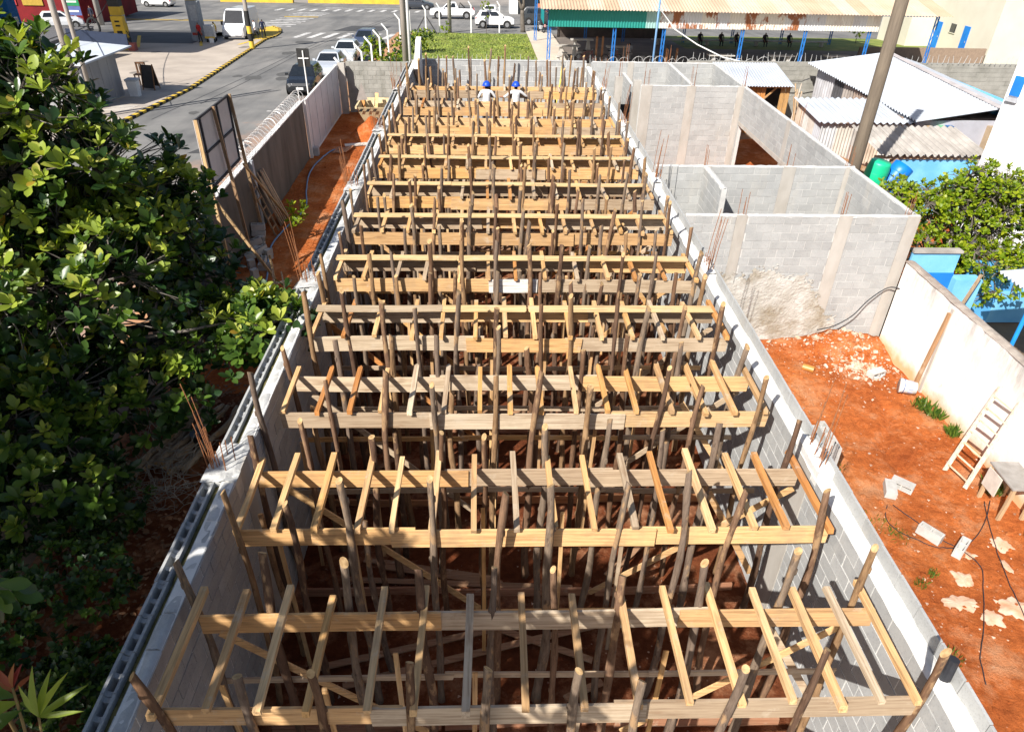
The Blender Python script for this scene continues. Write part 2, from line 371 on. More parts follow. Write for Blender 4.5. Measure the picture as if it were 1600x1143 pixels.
    mark([(-60, 84.2), (-21.5, 84.2), (-21.5, 84.5), (-60, 84.5)], YEL); mark([(-60, 85.0), (-21.5, 85.0), (-21.5, 85.3), (-60, 85.3)], YEL)
    mark([(-8.2, 38.2), (-6.2, 38.2), (-6.2, 38.38), (-8.2, 38.38)])
    mark([(-24.7, 61.6), (-24.4, 61.6), (-27.6, 69.5), (-27.9, 69.5)], YEL, .038); mark([(-20.2, 63.0), (-19.95, 63.0), (-22.2, 69.5), (-22.5, 69.5)], YEL, .038)
    mark([(-17.6, 64.3), (-17.3, 64.3), (-16.9, 67.6), (-17.2, 67.6)], YEL, .038)
    for (x, y, a, b) in [(-9.4, 79, 2.6, 5.2), (-8.1, 30.5, 1.1, 1.6)]:   # tar repairs
        mark([(x - a, y - b * .5), (x + a * .8, y - b * .45), (x + a, y + b * .5), (x - a * .6, y + b * .5)], DARKTAR, -.05)
    for i in range(16):                                          # oil stains and old patches
        x, y, r_ = (U(-13, -6.5), U(28, 68), U(.25, .7)) if i < 9 else (U(-26, -16.5), U(38, 63), U(.2, .5)); pts = []
        for q in range(12): a = q * .5236; f = r_ * (1 + .5 * fbm(math.cos(a) + i * 5, math.sin(a), 1.3)); pts.append((x + f * math.cos(a), y + 1.6 * f * math.sin(a)))
        mark(pts, M('oil_stain', (.1, .098, .095), (.08, .078, .076)) if i < 9 else M('apron_stain', (.24, .21, .185), (.2, .18, .16)), -.049 if i < 9 else .0345)
    for x0, x1, y0, y1 in [(-13.1, -8.4, 36, 92), (-12.3, -7.8, 40, 92)]:     # crack seams
        mb = MB(); n = 24
        for i in range(n):
            a, b = i / n, (i + 1) / n
            fx = lambda t: x0 + (x1 - x0) * t ** 1.6 + .25 * math.sin(t * 9 + x0)
            ya, yb = y0 + (y1 - y0) * a, y0 + (y1 - y0) * b
            mb.quad((fx(a), ya, gz(ya) - .05), (fx(a) + .07, ya, gz(ya) - .05), (fx(b) + .07, yb, gz(yb) - .05), (fx(b), yb, gz(yb) - .05))
        struct(mb.obj('tar_seam', DARKTAR))
    # stop lettering on the far lane
    cu = bpy.data.curves.new('stop_lettering', 'FONT'); cu.body = 'PARE'; cu.size = 2.6; cu.extrude = 0; cu.align_x = 'CENTER'
    to = bpy.data.objects.new('tmp', cu); C.objects.link(to); dg = bpy.context.evaluated_depsgraph_get()
    me = bpy.data.meshes.new_from_object(to.evaluated_get(dg)); bpy.data.objects.remove(to)
    me.materials.clear(); me.materials.append(WPAINT)
    o = bpy.data.objects.new('stop_lettering', me); C.objects.link(o); o.location = (-6.5, 108, gz(108) - .045); o.rotation_euler = (rad(-2.86), 0, math.pi); struct(o)
    # concrete manhole slab on the forecourt
    sheet([(-16.3, 37.6), (-15.1, 37.4), (-15.0, 38.9), (-16.2, 39.1)], .036, 'manhole_slab', M('slab_concrete', (.5, .46, .41), (.42, .38, .34), ns=2, world=True))
    # lawn, sandy path and canopy floor behind the back wall
    nx, ny = 40, 60
    def lz(x, y): return gz(y) + .04 + .05 * fbm(x, y, .7)
    struct(grid(-3.9, 7.1, 36.2, 75.5, nx, ny, lz).obj('lawn', LAWN, smooth=True))
    sheet([(7.1, 36.2), (10.5, 36.2), (11.5, 56), (9.6, 60), (9.6, 79), (7.1, 79)], .02, 'sandy_path', PALECON)
    sheet([(9.7, 52.5), (37, 52.5), (37, 66), (9.7, 66)], .03, 'canopy_floor', M('floor_dirt', (.2, .17, .145), (.13, .11, .1), ns=.6, world=True))
    sheet([(10.4, 36.2), (60, 36.2), (60, 52.5), (11.2, 52.5)], .01, 'sandy_path', PALECON)
    sheet([(20.5, 66), (70, 66), (70, 76), (20.5, 76)], .03, 'lawn', LAWN); sheet([(9.7, 66), (20.5, 66), (20.5, 76), (9.7, 76)], .03, 'canopy_floor', M('floor_dirt', (.2, .17, .145)))
    # short grass over the lawn: nobody could count it
    mb = MB()
    for i in range(9000):
        x = U(-3.8, 7.0); y = 37 + 38 * R.random() ** .8; z = lz(x, y); h = U(.05, .13); a = U(0, 6.28); dx, dy = math.cos(a) * .06, math.sin(a) * .06
        mb.add([(x - dx, y - dy, z), (x + dx, y + dy, z), (x + U(-.05, .05), y + U(-.05, .05), z + h)], [(0, 1, 2)])
    o = mb.obj('lawn_grass', M('grass_blade', (.25, .3, .06), (.12, .17, .03), ns=.8, world=True, rnd=.25)); o['kind'] = 'stuff'; o['label'] = 'short yellow-green grass covering the lawn'
    # scattered pebbles and mortar crumbs on the red soil
    mb = MB()
    for i in range(1700):
        if R.random() < .7: x, y = U(7.9, 12.8), U(3.5, 14.2)
        else: x, y = U(.7, 7.2), U(4.5, 20)
        if R.random() < .35: a = U(0, 6.28); q = abs(R.gauss(0, .55)); x, y = 11.75 + math.cos(a) * q * 1.3, 13.5 + math.sin(a) * q; x = min(x, 12.8); y = min(y, 14.45)
        s = .008 + .03 * R.random() ** 4; z = ez(x, y) + s * .3
        p = [(x + U(.6, 1.4) * s * a_, y + U(.6, 1.4) * s * b_, z + s * U(.4, 1) * c_) for a_, b_, c_ in ((1, 0, 0), (-.5, .9, 0), (-.5, -.9, 0), (0, 0, 1))]
        mb.add(p, [(0, 1, 3), (1, 2, 3), (2, 0, 3)])
    o = mb.obj('pebbles', M('pebble', (.56, .44, .35), (.36, .18, .1), ns=3.3, world=True, rnd=.3)); o['kind'] = 'stuff'; o['label'] = 'pale stone and mortar crumbs scattered over red soil'
    mb = MB()                                                    # clods of dug soil
    for i in range(520):
        x, y = (U(8.4, 12.7), U(4.5, 14.3)) if i < 330 else (U(-3.5, -.2), U(14, 34)) if i < 430 else (11.6 + R.gauss(0, .8), 13.9 + R.gauss(0, .35)); x = min(x, 12.7); y = min(y, 34) if x < 0 else min(y, 14.4)
        s = .02 + .05 * R.random() ** 3; mb.sphere((x, y, ez(x, y) + s * .2), (s * U(.7, 1.4), s * U(.7, 1.4), s * U(.5, .9)), 6, 4)
    for v in mb.v: v += Vector((noise.noise(v * 40), noise.noise(v * 40 + Vector((5, 0, 0))), noise.noise(v * 40 + Vector((0, 5, 0))))) * .012
    o = mb.obj('soil_clods', EARTH); o['kind'] = 'stuff'; o['label'] = 'loose clods of dug red soil'
    return ez
EZ = build_setting()

# ================================================================== BLOCK WALLS
def unit_block(th, mat):
    mb = MB(); mb.box((0, 0, 0), (1, th, .184)); return mb.mesh('block', mat)
BLK_ME = {}
def block_wall(root, a, b, z0, courses, th, n_ind, mat=BLOCK, holes=(), cols=(), bl=.4, ch=.2, colproud=.008, name='block', mort=MORTAR, jig=.004):
    """courses of blocks from a to b (plan points); holes/cols in distance along the wall. All pieces go under root."""
    a, b = Vector((*a, 0)), Vector((*b, 0)); d = b - a; L = d.length; d.normalize(); ang = math.atan2(d.y, d.x)
    if mat is BLOCKL and mort is MORTAR: mort = MORTARS
    H = courses * ch; nrm = Vector((-d.y, d.x, 0))
    def P(s, z, o=0): return a + d * s + nrm * o + Vector((0, 0, z0 + z))
    # mortar core, in strips around holes
    cuts = sorted({0, L, *[h[0] for h in holes], *[h[1] for h in holes]}); core = MB(); t = th - .016
    for s0, s1 in zip(cuts, cuts[1:]):
        zs = [(0, H)]
        for h in holes:
            if h[0] <= s0 + 1e-6 and h[1] >= s1 - 1e-6:
                zs = [q for z in zs for q in ((z[0], min(z[1], h[2])), (max(z[0], h[3]), z[1])) if q[1] - q[0] > .01]
        for za, zb in zs: core.box((P((s0 + s1) / 2, (za + zb) / 2)), (s1 - s0, t, zb - za - .01), rz=ang)
    core.obj('mortar_core', mort, root)
    for c in cols: MB().box(P((c[0] + c[1]) / 2, H / 2), (c[1] - c[0], th + 2 * colproud, H + .004), rz=ang).obj('concrete_column', CONC, root)
    # block rectangles
    rect = []
    for k in range(courses):
        s = -bl / 2 if k % 2 else 0
        while s < L - .03:
            segs = [(max(0, s), min(L, s + bl))]; zc = (k + .5) * ch
            for q in [(h[0], h[1]) for h in holes if h[2] < zc < h[3]] + list(cols):
                segs = [r for g in segs for r in ((g[0], min(g[1], q[0])), (max(g[0], q[1]), g[1])) if r[1] - r[0] > .04]
            for g in segs:
                if g[1] - g[0] > .04: rect.append((g[0], g[1], zc))
            s += bl
    key = (th, mat.name)
    if key not in BLK_ME: BLK_ME[key] = unit_block(th, mat)
    me = BLK_ME[key]
    rect.sort(key=lambda r: (P((r[0] + r[1]) / 2, r[2]) - CAM).length)
    rest = MB()
    for i, (s0, s1, zc) in enumerate(rect):
        o = U(-jig, jig); wd = s1 - s0 - .016
        if i < n_ind: inst(name, me, root, P((s0 + s1) / 2, zc, o), (0, 0, ang + U(-.006, .006)), (wd, 1, 1))
        else: rest.box(P((s0 + s1) / 2, zc, o), (wd, th, .184), rz=ang)
    if rest.f: rest.obj('far_blocks', mat, root)['kind'] = 'stuff'
def rebar_group(root, x, y, z, n, h, dx, dy, lean=(0, 0)):
    for i in range(n):
        px, py = x + U(-dx, dx), y + U(-dy, dy); hh = h * U(.55, 1.05); lx, ly = lean[0] + U(-.05, .05), lean[1] + U(-.05, .05)
        MB().tube([(px, py, z - .05), (px + lx * hh * .4, py + ly * hh * .4, z + hh * .5), (px + lx * hh, py + ly * hh, z + hh)], .0065, 5).obj('rebar', REBAR, root)
def rough_strip(x0, x1, y0, y1, z, step=.08, amp=.012, nx=4, edge=.02):
    mb = MB(); ny = int((y1 - y0) / step); vs = []; fs = []
    for j in range(ny + 1):
        y = y0 + (y1 - y0) * j / ny
        for i in range(nx + 1):
            x = x0 + (x1 - x0) * i / nx; e = (i in (0, nx))
            vs.append((x + (edge * fbm(x * 3, y, 2.2) if e else 0), y, z + (amp * (1.2 * fbm(x, y, 3.5) + .6 * fbm(x, y, 14, 2)) if not e else -.02)))
    for j in range(ny):
        for i in range(nx): q = j * (nx + 1) + i; fs.append((q, q + 1, q + nx + 2, q + nx + 1))
    return mb.add(vs, fs)
def build_main_walls():
    Y0, Y1 = 1.6, 31.4
    # left: inner wall, mossy gap, outer row of hollow channel blocks
    L = thing('block_wall', 'long left block wall topped by open channel blocks, a mossy gap and grey mortar', 'wall', (.2, Y0, 0))
    block_wall(L, (.3, Y0), (.3, Y1), 0, 16, .16, 290, cols=[(y - Y0 - .14, y - Y0 + .14) for y in (6.55, 11.45, 16.3, 21.2, 26.2)])
    y = Y0
    while y < Y1 - .3:
        rough_strip(.218 + U(-.008, .012), .384, y + .008, y + .392, ZT + .012 + U(-.007, .007), step=.06, amp=.016, nx=4, edge=.014).obj('mortar_bed', MORTOP, L, smooth=True); y += .4
    MB().b2(.0, .14, Y0, Y1, 0, 2.995).obj('outer_leaf', BLOCK, L)
    rough_strip(.13, .225, Y0, Y1, 3.13, amp=.02, nx=3).obj('moss_strip', MOSS, L, smooth=True)
    MB().b2(.14, .22, Y0, Y1, 2.6, 3.10).obj('gap_fill', MORTAR, L)
    # one hollow channel block
    cb = MB(); l = .392; h = .19
    cb.b2(0, .03, 0, l, 0, h); cb.b2(.112, .14, 0, l, 0, h); cb.b2(.022, .118, 0, l, 0, .03)
    for y0 in (0, l / 2 - .024, l - .048):                       # webs with a scooped top
        n = 6
        for i in range(n):
            xa, xb = .022 + .096 * i / n, .022 + .096 * (i + 1) / n
            f = lambda x: .186 - .05 * (1 - ((x - .07) / .048) ** 2) ** .5 if abs(x - .07) < .048 else .186
            za, zb = f(xa + 1e-4), f(xb - 1e-4)
            cb.hexa([(xa, y0, .03), (xb, y0, .03), (xb, y0 + .048, .03), (xa, y0 + .048, .03), (xa, y0, za), (xb, y0, zb), (xb, y0 + .048, zb), (xa, y0 + .048, za)])
    cme = cb.mesh('channel_block', BLOCK)
    y = Y0; pil = (6.55, 11.45, 16.3, 21.2, 26.2)
    while y < Y1 - .4:
        if not any(abs(y + .2 - p) < .3 for p in pil): inst('channel_block', cme, L, (U(-.004, .004), y, 2.998 + U(-.004, .004)), (U(-.01, .01), 0, U(-.008, .008)))
        y += .4
    for i, p in enumerate(pil):                                  # column heads of raw concrete with starter bars
        mb = rough_strip(-.02, .39, p - .33, p + .33, ZT + .03, step=.05, amp=.03, nx=6); mb.b2(-.012, .384, p - .32, p + .32, 2.9, ZT - .01)
        mb.obj('column_head', MORTOP, L)
        rebar_group(L, .16, p, ZT, 9, .42, .13, .16)
        rebar_group(L, .02, p + .05, ZT - .2, 7, 1.25 if i < 3 else .8, .05, .16, (-.07, .04))
    # right: wall with a mortar-filled top and a raised outer lip
    Rw = thing('block_wall', 'long sunlit right block wall with white mortar top and raised outer lip', 'wall', (7.5, Y0, 0))
    pr = (6.75, 12.2, 17.2, 22.3, 27)
    block_wall(Rw, (7.535, Y0), (7.535, Y1), 0, 15, .19, 290, cols=[(p - Y0 - .2, p - Y0 + .2) for p in pr])
    rough_strip(7.435, 7.64, Y0, Y1, 3.02, amp=.03, nx=5, edge=.03).obj('mortar_bed', M('white_mortar', (.74, .73, .7), (.6, .59, .57), ns=4, world=True, bmp=.8, bs=30), Rw, smooth=True)
    MB().b2(7.633, 7.64, Y0, Y1, 0, 2.99).obj('outer_leaf', MORTAR, Rw)
    lb = MB().b2(0, .03, 0, .386, 0, .196); lme = lb.mesh('lip_block', BLOCKL); y = Y0; k = 0
    dark = MB()
    while y < Y1:
        inst('lip_block', lme, Rw, (7.635 + U(-.003, .003), y, 2.992 + U(-.003, .003)), (U(-.006, .006), U(-.03, .03), U(-.01, .01))); y += .4; k += 1
    MB().b2(7.645, 7.66, Y0, Y1, 0, 2.985).obj('outer_face', BLOCK, Rw)
    for p in pr:
        mb = rough_strip(7.43, 7.66, p - .35, p + .35, 3.15, step=.05, amp=.04, nx=5); mb.b2(7.437, 7.655, p - .34, p + .34, 2.9, 3.12); mb.obj('column_head', M('white_mortar', (.74, .73, .7)), Rw)
        rebar_group(Rw, 7.55, p, 3.1, 7, .38, .08, .26, (.1, .1)); rebar_group(Rw, 7.58, p + .1, 3.1, 5, 1.05, .06, .3, (.12, .18))
    # conduits poking out of the wall top
    for y in (3.72,):
        o = MB().tube([(7.58, y, 2.95), (7.585, y, 3.06), (7.6, y + .03, 3.1 if y > 4 else 3.28)], .022 if y > 4 else .05, 10).obj('black_conduit', M('black_plastic', (.03, .033, .04), (.02, .02, .025), rough=.5), Rw)
    # far end wall
    Fw = thing('block_wall', 'grey block end wall behind the two workers', 'wall', (4, 31.55, 0))
    block_wall(Fw, (.4, 31.55), (7.44, 31.55), 0, 16, .19, 240, BLOCK)
    MB().b2(.4, 7.44, 31.44, 31.66, ZT + .014, ZT + .03).obj('mortar_bed', MORTOP, Fw)
    # raking slab at the far left corner
    tag(MB().add([(.42, 29.6, 3.2), (.62, 29.6, 3.2), (.62, 31.3, 2.2), (.42, 31.3, 2.2), (.42, 30.9, 4.05), (.62, 30.9, 4.05), (.62, 31.3, 4.1), (.42, 31.3, 4.1)], [(0, 1, 5, 4), (1, 2, 6, 5), (2, 3, 7, 6), (3, 0, 4, 7), (4, 5, 6, 7), (3, 2, 1, 0)]).obj('corner_slab', MORTAR), 'pale triangular concrete slab at the far left corner of the formwork', 'slab')
build_main_walls()

def rough_top(root, a, b, th, z, mat):
    a, b = Vector((*a, z)), Vector((*b, z)); d = (b - a); L = d.length; d.normalize(); nr = Vector((-d.y, d.x, 0)); n = int(L / .07); mb = MB(); vs = []; fs = []
    for j in range(n + 1):
        p = a + d * (L * j / n)
        for k in range(4):
            o = (k / 3 - .5) * th; e = k in (0, 3); h = (.012 + .014 * fbm(p.x + o, p.y, 4) + .012 * fbm(p.x, p.y + o, 15, 2)) if not e else -.02 - .02 * abs(fbm(p.x * 2, p.y * 2, 3))
            vs.append(p + nr * (o * (1 + .1 * fbm(p.x, p.y + k, 6) + (.06 if e else 0))) + Vector((0, 0, h)))
    for j in range(n):
        for k in range(3): q = j * 4 + k; fs.append((q, q + 1, q + 5, q + 4))
    mb.add(vs, fs).obj('mortar_top', mat, root, smooth=True)
def build_block_house():
    near = thing('unfinished_block_house', 'roofless near room of bare grey blocks with plaster-splashed front, spoil heap against it', 'building', (10.3, 16.3, 0))
    fr = [(1.12, 1.36), (3.42, 3.72), (4.97, 5.25)]
    block_wall(near, (7.7, 14.68), (12.95, 14.68), 0, 16, .14, 230, BLOCKL, cols=fr)
    block_wall(near, (7.7, 18.05), (12.95, 18.05), 0, 16, .14, 50, BLOCKL, cols=[(1.3, 1.45), (3.35, 3.68), (5.0, 5.25)])
    block_wall(near, (12.88, 14.76), (12.88, 17.97), 0, 16, .14, 10, BLOCKL)
    block_wall(near, (9.02, 16.3), (9.02, 17.97), 0, 16, .14, 10, BLOCKL)
    for a, b in (((7.7, 14.68), (12.95, 14.68)), ((7.7, 18.05), (12.95, 18.05)), ((12.88, 14.76), (12.88, 17.97)), ((9.02, 16.3), (9.02, 17.97))): rough_top(near, a, b, .145, 3.2, MORTARS)
    # thrown plaster on the lower left of the front: a thin rough crust with a ragged outline
    mb = MB(); nx, ny = 170, 90; x0, x1, z0, z1 = 7.8, 12.4, .02, 2.1; idx = {}; vs = []; fs = []
    def on(x, z): return (1.75 + .45 * fbm(x, z + 7, 1.1) - max(0, x - 10.7) * 1.1 - max(0, 8.2 - x) * 1.2) - z + .2 * fbm(x, z, 4) + .28 * fbm(x + 5, z, 11, 3) > 0
    for j in range(ny + 1):
        for i in range(nx + 1):
            x = x0 + (x1 - x0) * i / nx; z = z0 + (z1 - z0) * j / ny
            vs.append((x, 14.604 - .006 - .012 * abs(fbm(x, z, 4)) - .014 * abs(fbm(x, z, 12, 2)), z))
    for j in range(ny):
        for i in range(nx):
            x = x0 + (x1 - x0) * (i + .5) / nx; z = z0 + (z1 - z0) * (j + .5) / ny
            if on(x, z): q = j * (nx + 1) + i; fs.append((q, q + 1, q + nx + 2, q + nx + 1))
    mb.add(vs, fs).obj('thrown_plaster', M('rough_plaster', (.5, .49, .46), (.36, .34, .3), ns=2.5, world=True, bmp=.8, bs=25, c3=(.25, .21, .15), ns3=.9, lo3=.47, hi3=.66), near)
    for x in (8.95, 11.25, 12.75): rebar_group(near, x, 14.68, 3.2, 4, .55, .13, .03, (.02, .05))
    for x in (9.05, 11.2, 12.8): rebar_group(near, x, 18.05, 3.2, 4, .6, .1, .03, (.03, .05))
    far = thing('unfinished_block_house', 'roofless far rooms of grey blocks with beige columns, in front of the back wall', 'building', (10.8, 29, 0))
    block_wall(far, (12.88, 18.13), (12.88, 27.2), 0, 16, .14, 70, BLOCKL, holes=[(2.0, 8.9, 0, 2.0)], cols=[(4.2, 4.5)])
    MB().b2(12.79, 12.97, 20.1, 27.1, 1.86, 2.0).obj('lintel', CONC, far)
    block_wall(far, (8.98, 27.32), (12.95, 27.32), 0, 16, .14, 160, BLOCKL, cols=[(.02, .42), (1.72, 2.05), (3.62, 3.95)])
    block_wall(far, (10.95, 27.4), (10.95, 31.5), 0, 16, .14, 10, BLOCKL); block_wall(far, (12.88, 27.4), (12.88, 31.5), 0, 16, .14, 10, BLOCKL)
    block_wall(far, (7.7, 31.6), (12.95, 31.6), 0, 16, .14, 50, BLOCKL, cols=[(1.5, 1.75)])
    block_wall(far, (9.05, 28.6), (9.05, 31.5), 0, 14, .14, 0, BLOCKL)
    for a, b in (((12.88, 18.13), (12.88, 27.2)), ((8.98, 27.32), (12.95, 27.32)), ((10.95, 27.4), (10.95, 31.5)), ((12.88, 27.4), (12.88, 31.5)), ((7.7, 31.6), (12.95, 31.6))): rough_top(far, a, b, .145, 3.2, MORTARS)
    for (x, y) in ((8.95, 27.9), (8.35, 28.5)): MB().b2(x - .14, x + .14, y - .12, y + .12, 0, 3.25).obj('concrete_column', CONC, far)
    MB().b2(8.55, 9.5, 29.0, 29.06, .1, 2.1).obj('dark_door', M('black_plastic', (.03, .033, .04)), far)
    for x, y in ((9.2, 27.3), (10.9, 27.3), (12.8, 27.3), (9.1, 31.6), (10.9, 31.6), (8.35, 28.5), (12.9, 21.9)): rebar_group(far, x, y, 3.2, 4, .75, .12, .05, (.0, .05))
build_block_house()
# ================================================================== FORMWORK
FRESH = [(.68, .435, .21), (.64, .39, .175), (.72, .49, .26), (.58, .365, .18), (.69, .41, .165), (.71, .46, .22)]
WEATH = [(.47, .365, .255), (.41, .315, .22), (.53, .42, .3)]
PALE = [(.6, .49, .36), (.57, .46, .33)]
ORNG = [(.56, .27, .09), (.5, .22, .07)]
def wcol(p_f=.62, p_w=.22, p_p=.06):
    r = R.random(); L = FRESH if r < p_f else WEATH if r < p_f + p_w else PALE if r < p_f + p_w + p_p else ORNG
    c = R.choice(L); k = U(.88, 1.1); return tuple(x * k for x in c)
BCOL = [(.15, .085, .05), (.2, .12, .075), (.17, .125, .095), (.26, .16, .085), (.12, .072, .048), (.2, .15, .11)]
LOGS = []
for i in range(9):
    mb = MB(); pts = []; rr = []; r0 = U(.034, .043); bx, by = U(-.085, .085), U(-.085, .085); nseg = 13
    for k in range(nseg + 1):
        t = k / nseg; pts.append((bx * math.sin(t * 3.1) + .016 * math.sin(t * 11 + i), by * math.sin(t * 2.7) + .016 * math.cos(t * 9 + i), t)); rr.append(r0 * (1.3 - .42 * t) * (1 + .09 * math.sin(t * 23 + i * 2)) * U(.92, 1.1))
    mb.tube(pts, rr, 10, True, 0, 1)
    for q in range(3):                                           # knots left where twigs were cut
        k = R.randrange(3, nseg); a = U(0, 6.28); p = Vector(pts[k]); d = Vector((math.cos(a), math.sin(a), .004))
        mb.tube([p + d * rr[k] * .6, p + d * (rr[k] + .012)], [.016, .011], 6)
    LOGS.append(mb.mesh('log', [BARK, LOGEND], smooth=False))
for me in LOGS:
    for p in me.polygons: p.use_smooth = len(p.vertices) == 4
def post(root, x, y, z0, z1, name='post', tilt=.025):
    L = z1 - z0; o = inst(name, R.choice(LOGS), root, (x, y, z0), (U(-tilt, tilt), U(-tilt, tilt), U(0, 6.28)), (U(.85, 1.2), U(.85, 1.2), L), R.choice(BCOL)); return o
def board(root, p, q, w_, h_, up, mat, name, color=None):
    p, q = Vector(p), Vector(q); mb = MB(); n = 4; d = (q - p).normalized(); u = Vector(up); sd = d.cross(u)
    if sd.length < 1e-4: sd = d.cross(Vector((0, 1, 0)))
    sd.normalize(); u = sd.cross(d).normalized(); L = (q - p).length; b1, b2 = U(-1, 1) * .004 * L, U(-1, 1) * .005 * L; tw = U(-.03, .03); vs = []; fs = []
    for i in range(n + 1):                                       # sawn board with a little bow and twist
        t = i / n; c = p.lerp(q, t) + (sd * b1 + u * b2) * math.sin(math.pi * t); a_ = tw * (t - .5); s2, u2 = sd * math.cos(a_) + u * math.sin(a_), u * math.cos(a_) - sd * math.sin(a_); k = 1 + U(-.025, .025)
        e = d * (U(-.012, .012) if i in (0, n) else 0)
        vs += [c - s2 * w_ / 2 - u2 * h_ * k / 2 + e, c + s2 * w_ / 2 - u2 * h_ * k / 2 + e, c + s2 * w_ / 2 + u2 * h_ * k / 2 - e, c - s2 * w_ / 2 + u2 * h_ * k / 2 - e]
    for i in range(n):
        for j in range(4): fs.append((i * 4 + j, i * 4 + (j + 1) % 4, i * 4 + 4 + (j + 1) % 4, i * 4 + 4 + j))
    fs += [(3, 2, 1, 0), (n * 4, n * 4 + 1, n * 4 + 2, n * 4 + 3)]; mb.add(vs, fs); return mb.obj(name, mat, root, color=color or wcol())
FY = [3.45, 5.48, 7.56, 9.5, 11.49, 13.6, 15.59, 17.67, 19.64, 21.57, 23.77, 26.1]
BY = [4.37, 6.41, 8.41, 10.38, 12.32, 14.42, 16.4, 18.42, 20.38, 22.45, 24.56, 26.8]
ORD = ['nearest row of timber formwork, its left half in tree shade', 'second row of timber formwork from the front, long joists on two boards',
       'third row of timber formwork from the front, with pointed orange joists', 'fourth formwork row from the front, one flat board laid over its joists',
       'fifth formwork row from the front, with a white painted board length', 'sixth formwork row from the front, yellow boards under a flat plank',
       'seventh formwork row counted from the front', 'eighth formwork row counted from the front', 'ninth formwork row counted from the front',
       'third formwork row counted from the far end wall', 'formwork row just in front of the two workers', 'farthest formwork row, boards the workers are fixing']
J1 = [.56, .98, 1.4, 1.84, 2.33, 2.74, 3.18, 3.68, 4.18, 4.67, 5.1, 5.55, 6.0, 6.4, 6.76, 7.1]
NJ = [16, 16, 16, 14, 13, 13, 13, 13, 12, 12, 12, 11]
PRO = [.55, 1.28, 2.02, 2.7, 3.38, 4.03, 4.68, 5.45, 6.2, 7.05]
PRO2 = [.55 + 6.5 * i / 11 for i in range(12)]
for r in range(12):
    yf, yb = FY[r], BY[r]
    T = thing('formwork_row', ORD[r], 'formwork', (3.9, (yf + yb) / 2, 0), 0, 'rows of timber formwork between the two block walls')
    xl, xr = .58, 7.18
    for y, s in ((yf, -1), (yb, 1)):                             # edge boards, lapped end to end
        cuts = [xl] + sorted([U(2.4, 3.2), U(4.5, 5.4)]) + [xr]
        if r == 4 and s < 0: cuts = [xl, 3.5, 4.1, xr]
        for k in range(3):
            a, b = cuts[k] - (.14 if k else 0), cuts[k + 1] + (.14 if k < 2 else 0)
            col = wcol(.62, .33, .05)
            if r == 4 and s < 0 and k == 1: col = (.76, .75, .73)
            if r in (0, 2) and k == 1: col = (.56, .46, .34)
            dz = U(-.012, .012); yy = y + (.026 if k == 1 else 0) * s
            hh = .25 + U(-.015, .015)
            board(T, (a, yy, 3.065 + dz - (.25 - hh) * -.5), (b, yy + U(-.01, .01), 3.065 + dz + U(-.012, .012)), .025, hh, (0, 0, 1), WX, 'beam_board', col)
    n = NJ[r]; xs = J1 if r == 0 else [.62 + (6.5) * i / (n - 1) + (U(-.045, .045) if 0 < i < n - 1 else 0) for i in range(n)]
    for i, x in enumerate(xs):                                   # joists laid across the two boards
        f, b_ = U(.05, .14), U(.16, .3)
        if r > 8: f, b_ = U(.02, .1), U(.02, .1)
        if r == 2 and i < 12: f, b_ = U(.03, .08), U(.12, .18)
        c = wcol(.62, .18, .06) if r else wcol(.8, .16, .04); wj = U(.058, .072)
        if r == 2 and i in (1, 2, 6, 7, 8, 10, 11): c = R.choice(ORNG) if i < 3 else (.62, .34, .12)
        x2 = x + U(-.02, .02); z = 3.195 + wj / 2 + .008
        jo = board(None, (x2, yf - f, z + U(-.005, .008)), (x, yb + b_, z + U(-.004, .008)), wj, wj * U(.95, 1.1), (0, 0, 1), WY, 'joist', c); mb = MB(); mb.v = [v.co.copy() for v in jo.data.vertices]; mb.f = [tuple(p.vertices) for p in jo.data.polygons]; mb.m = [0] * len(mb.f); bpy.data.objects.remove(jo)
        if r == 2 and i % 3 != 0:                                # sharpened end
            y1 = yb + b_; mb.hexa([(x - wj / 2, y1, z - wj / 2), (x + wj / 2, y1, z - wj / 2), (x + .006, y1 + .07, z - .02), (x - .006, y1 + .07, z - .02), (x - wj / 2, y1, z + wj / 2), (x + wj / 2, y1, z + wj / 2), (x + .006, y1 + .07, z + .02), (x - .006, y1 + .07, z + .02)])
        mb.obj('joist', WY, T, color=c)
    if 3 <= r <= 8:                                              # flat board over the joists
        cuts = [xl - .06, U(2.2, 2.8), U(4.4, 5.0), xr - .05] if r != 3 else [.55, 2.6, 3.98, 4.02, 7.1]
        for k in range(len(cuts) - 1):
            if cuts[k + 1] - cuts[k] < .2: continue
            board(T, (cuts[k], yb - .15, 3.292), (cuts[k + 1] - .012, yb - .15 + U(-.02, .02), 3.296), .19, .024, (0, 0, 1), WX, 'flat_board', (.66, .48, .25) if not (r == 3 and k == 0) else (.46, .37, .26))
    for y, s in ((yf - .085, -1), (yb + .09, 1)):                # log posts
        for i, x in enumerate(PRO if r < 3 else PRO2):
            xx = x + U(-.11, .11) if r else x + U(-.05, .05)
            if r > 9 and s > 0 and abs(xx - 3.8) < 1.1: continue
            post(T, xx, y + U(-.02, .02), -.02, (3.78 if s > 0 else 3.88) + U(-.16, .14))
        yy = y + s * .075                                        # slat nailed along the posts at half height
        cuts = [.5, U(2.5, 3.2), U(4.8, 5.5), 7.2]
        for k in range(3): board(T, (cuts[k], yy + (.012 if k == 1 else 0), 1.9 + U(-.03, .03)), (cuts[k + 1] + (.1 if k < 2 else 0), yy + (.012 if k == 1 else 0), 1.9 + U(-.03, .03)), .022, .085, (0, 0, 1), WX, 'brace_slat', wcol(.35, .6, .03))
    ym = (yf + yb) / 2
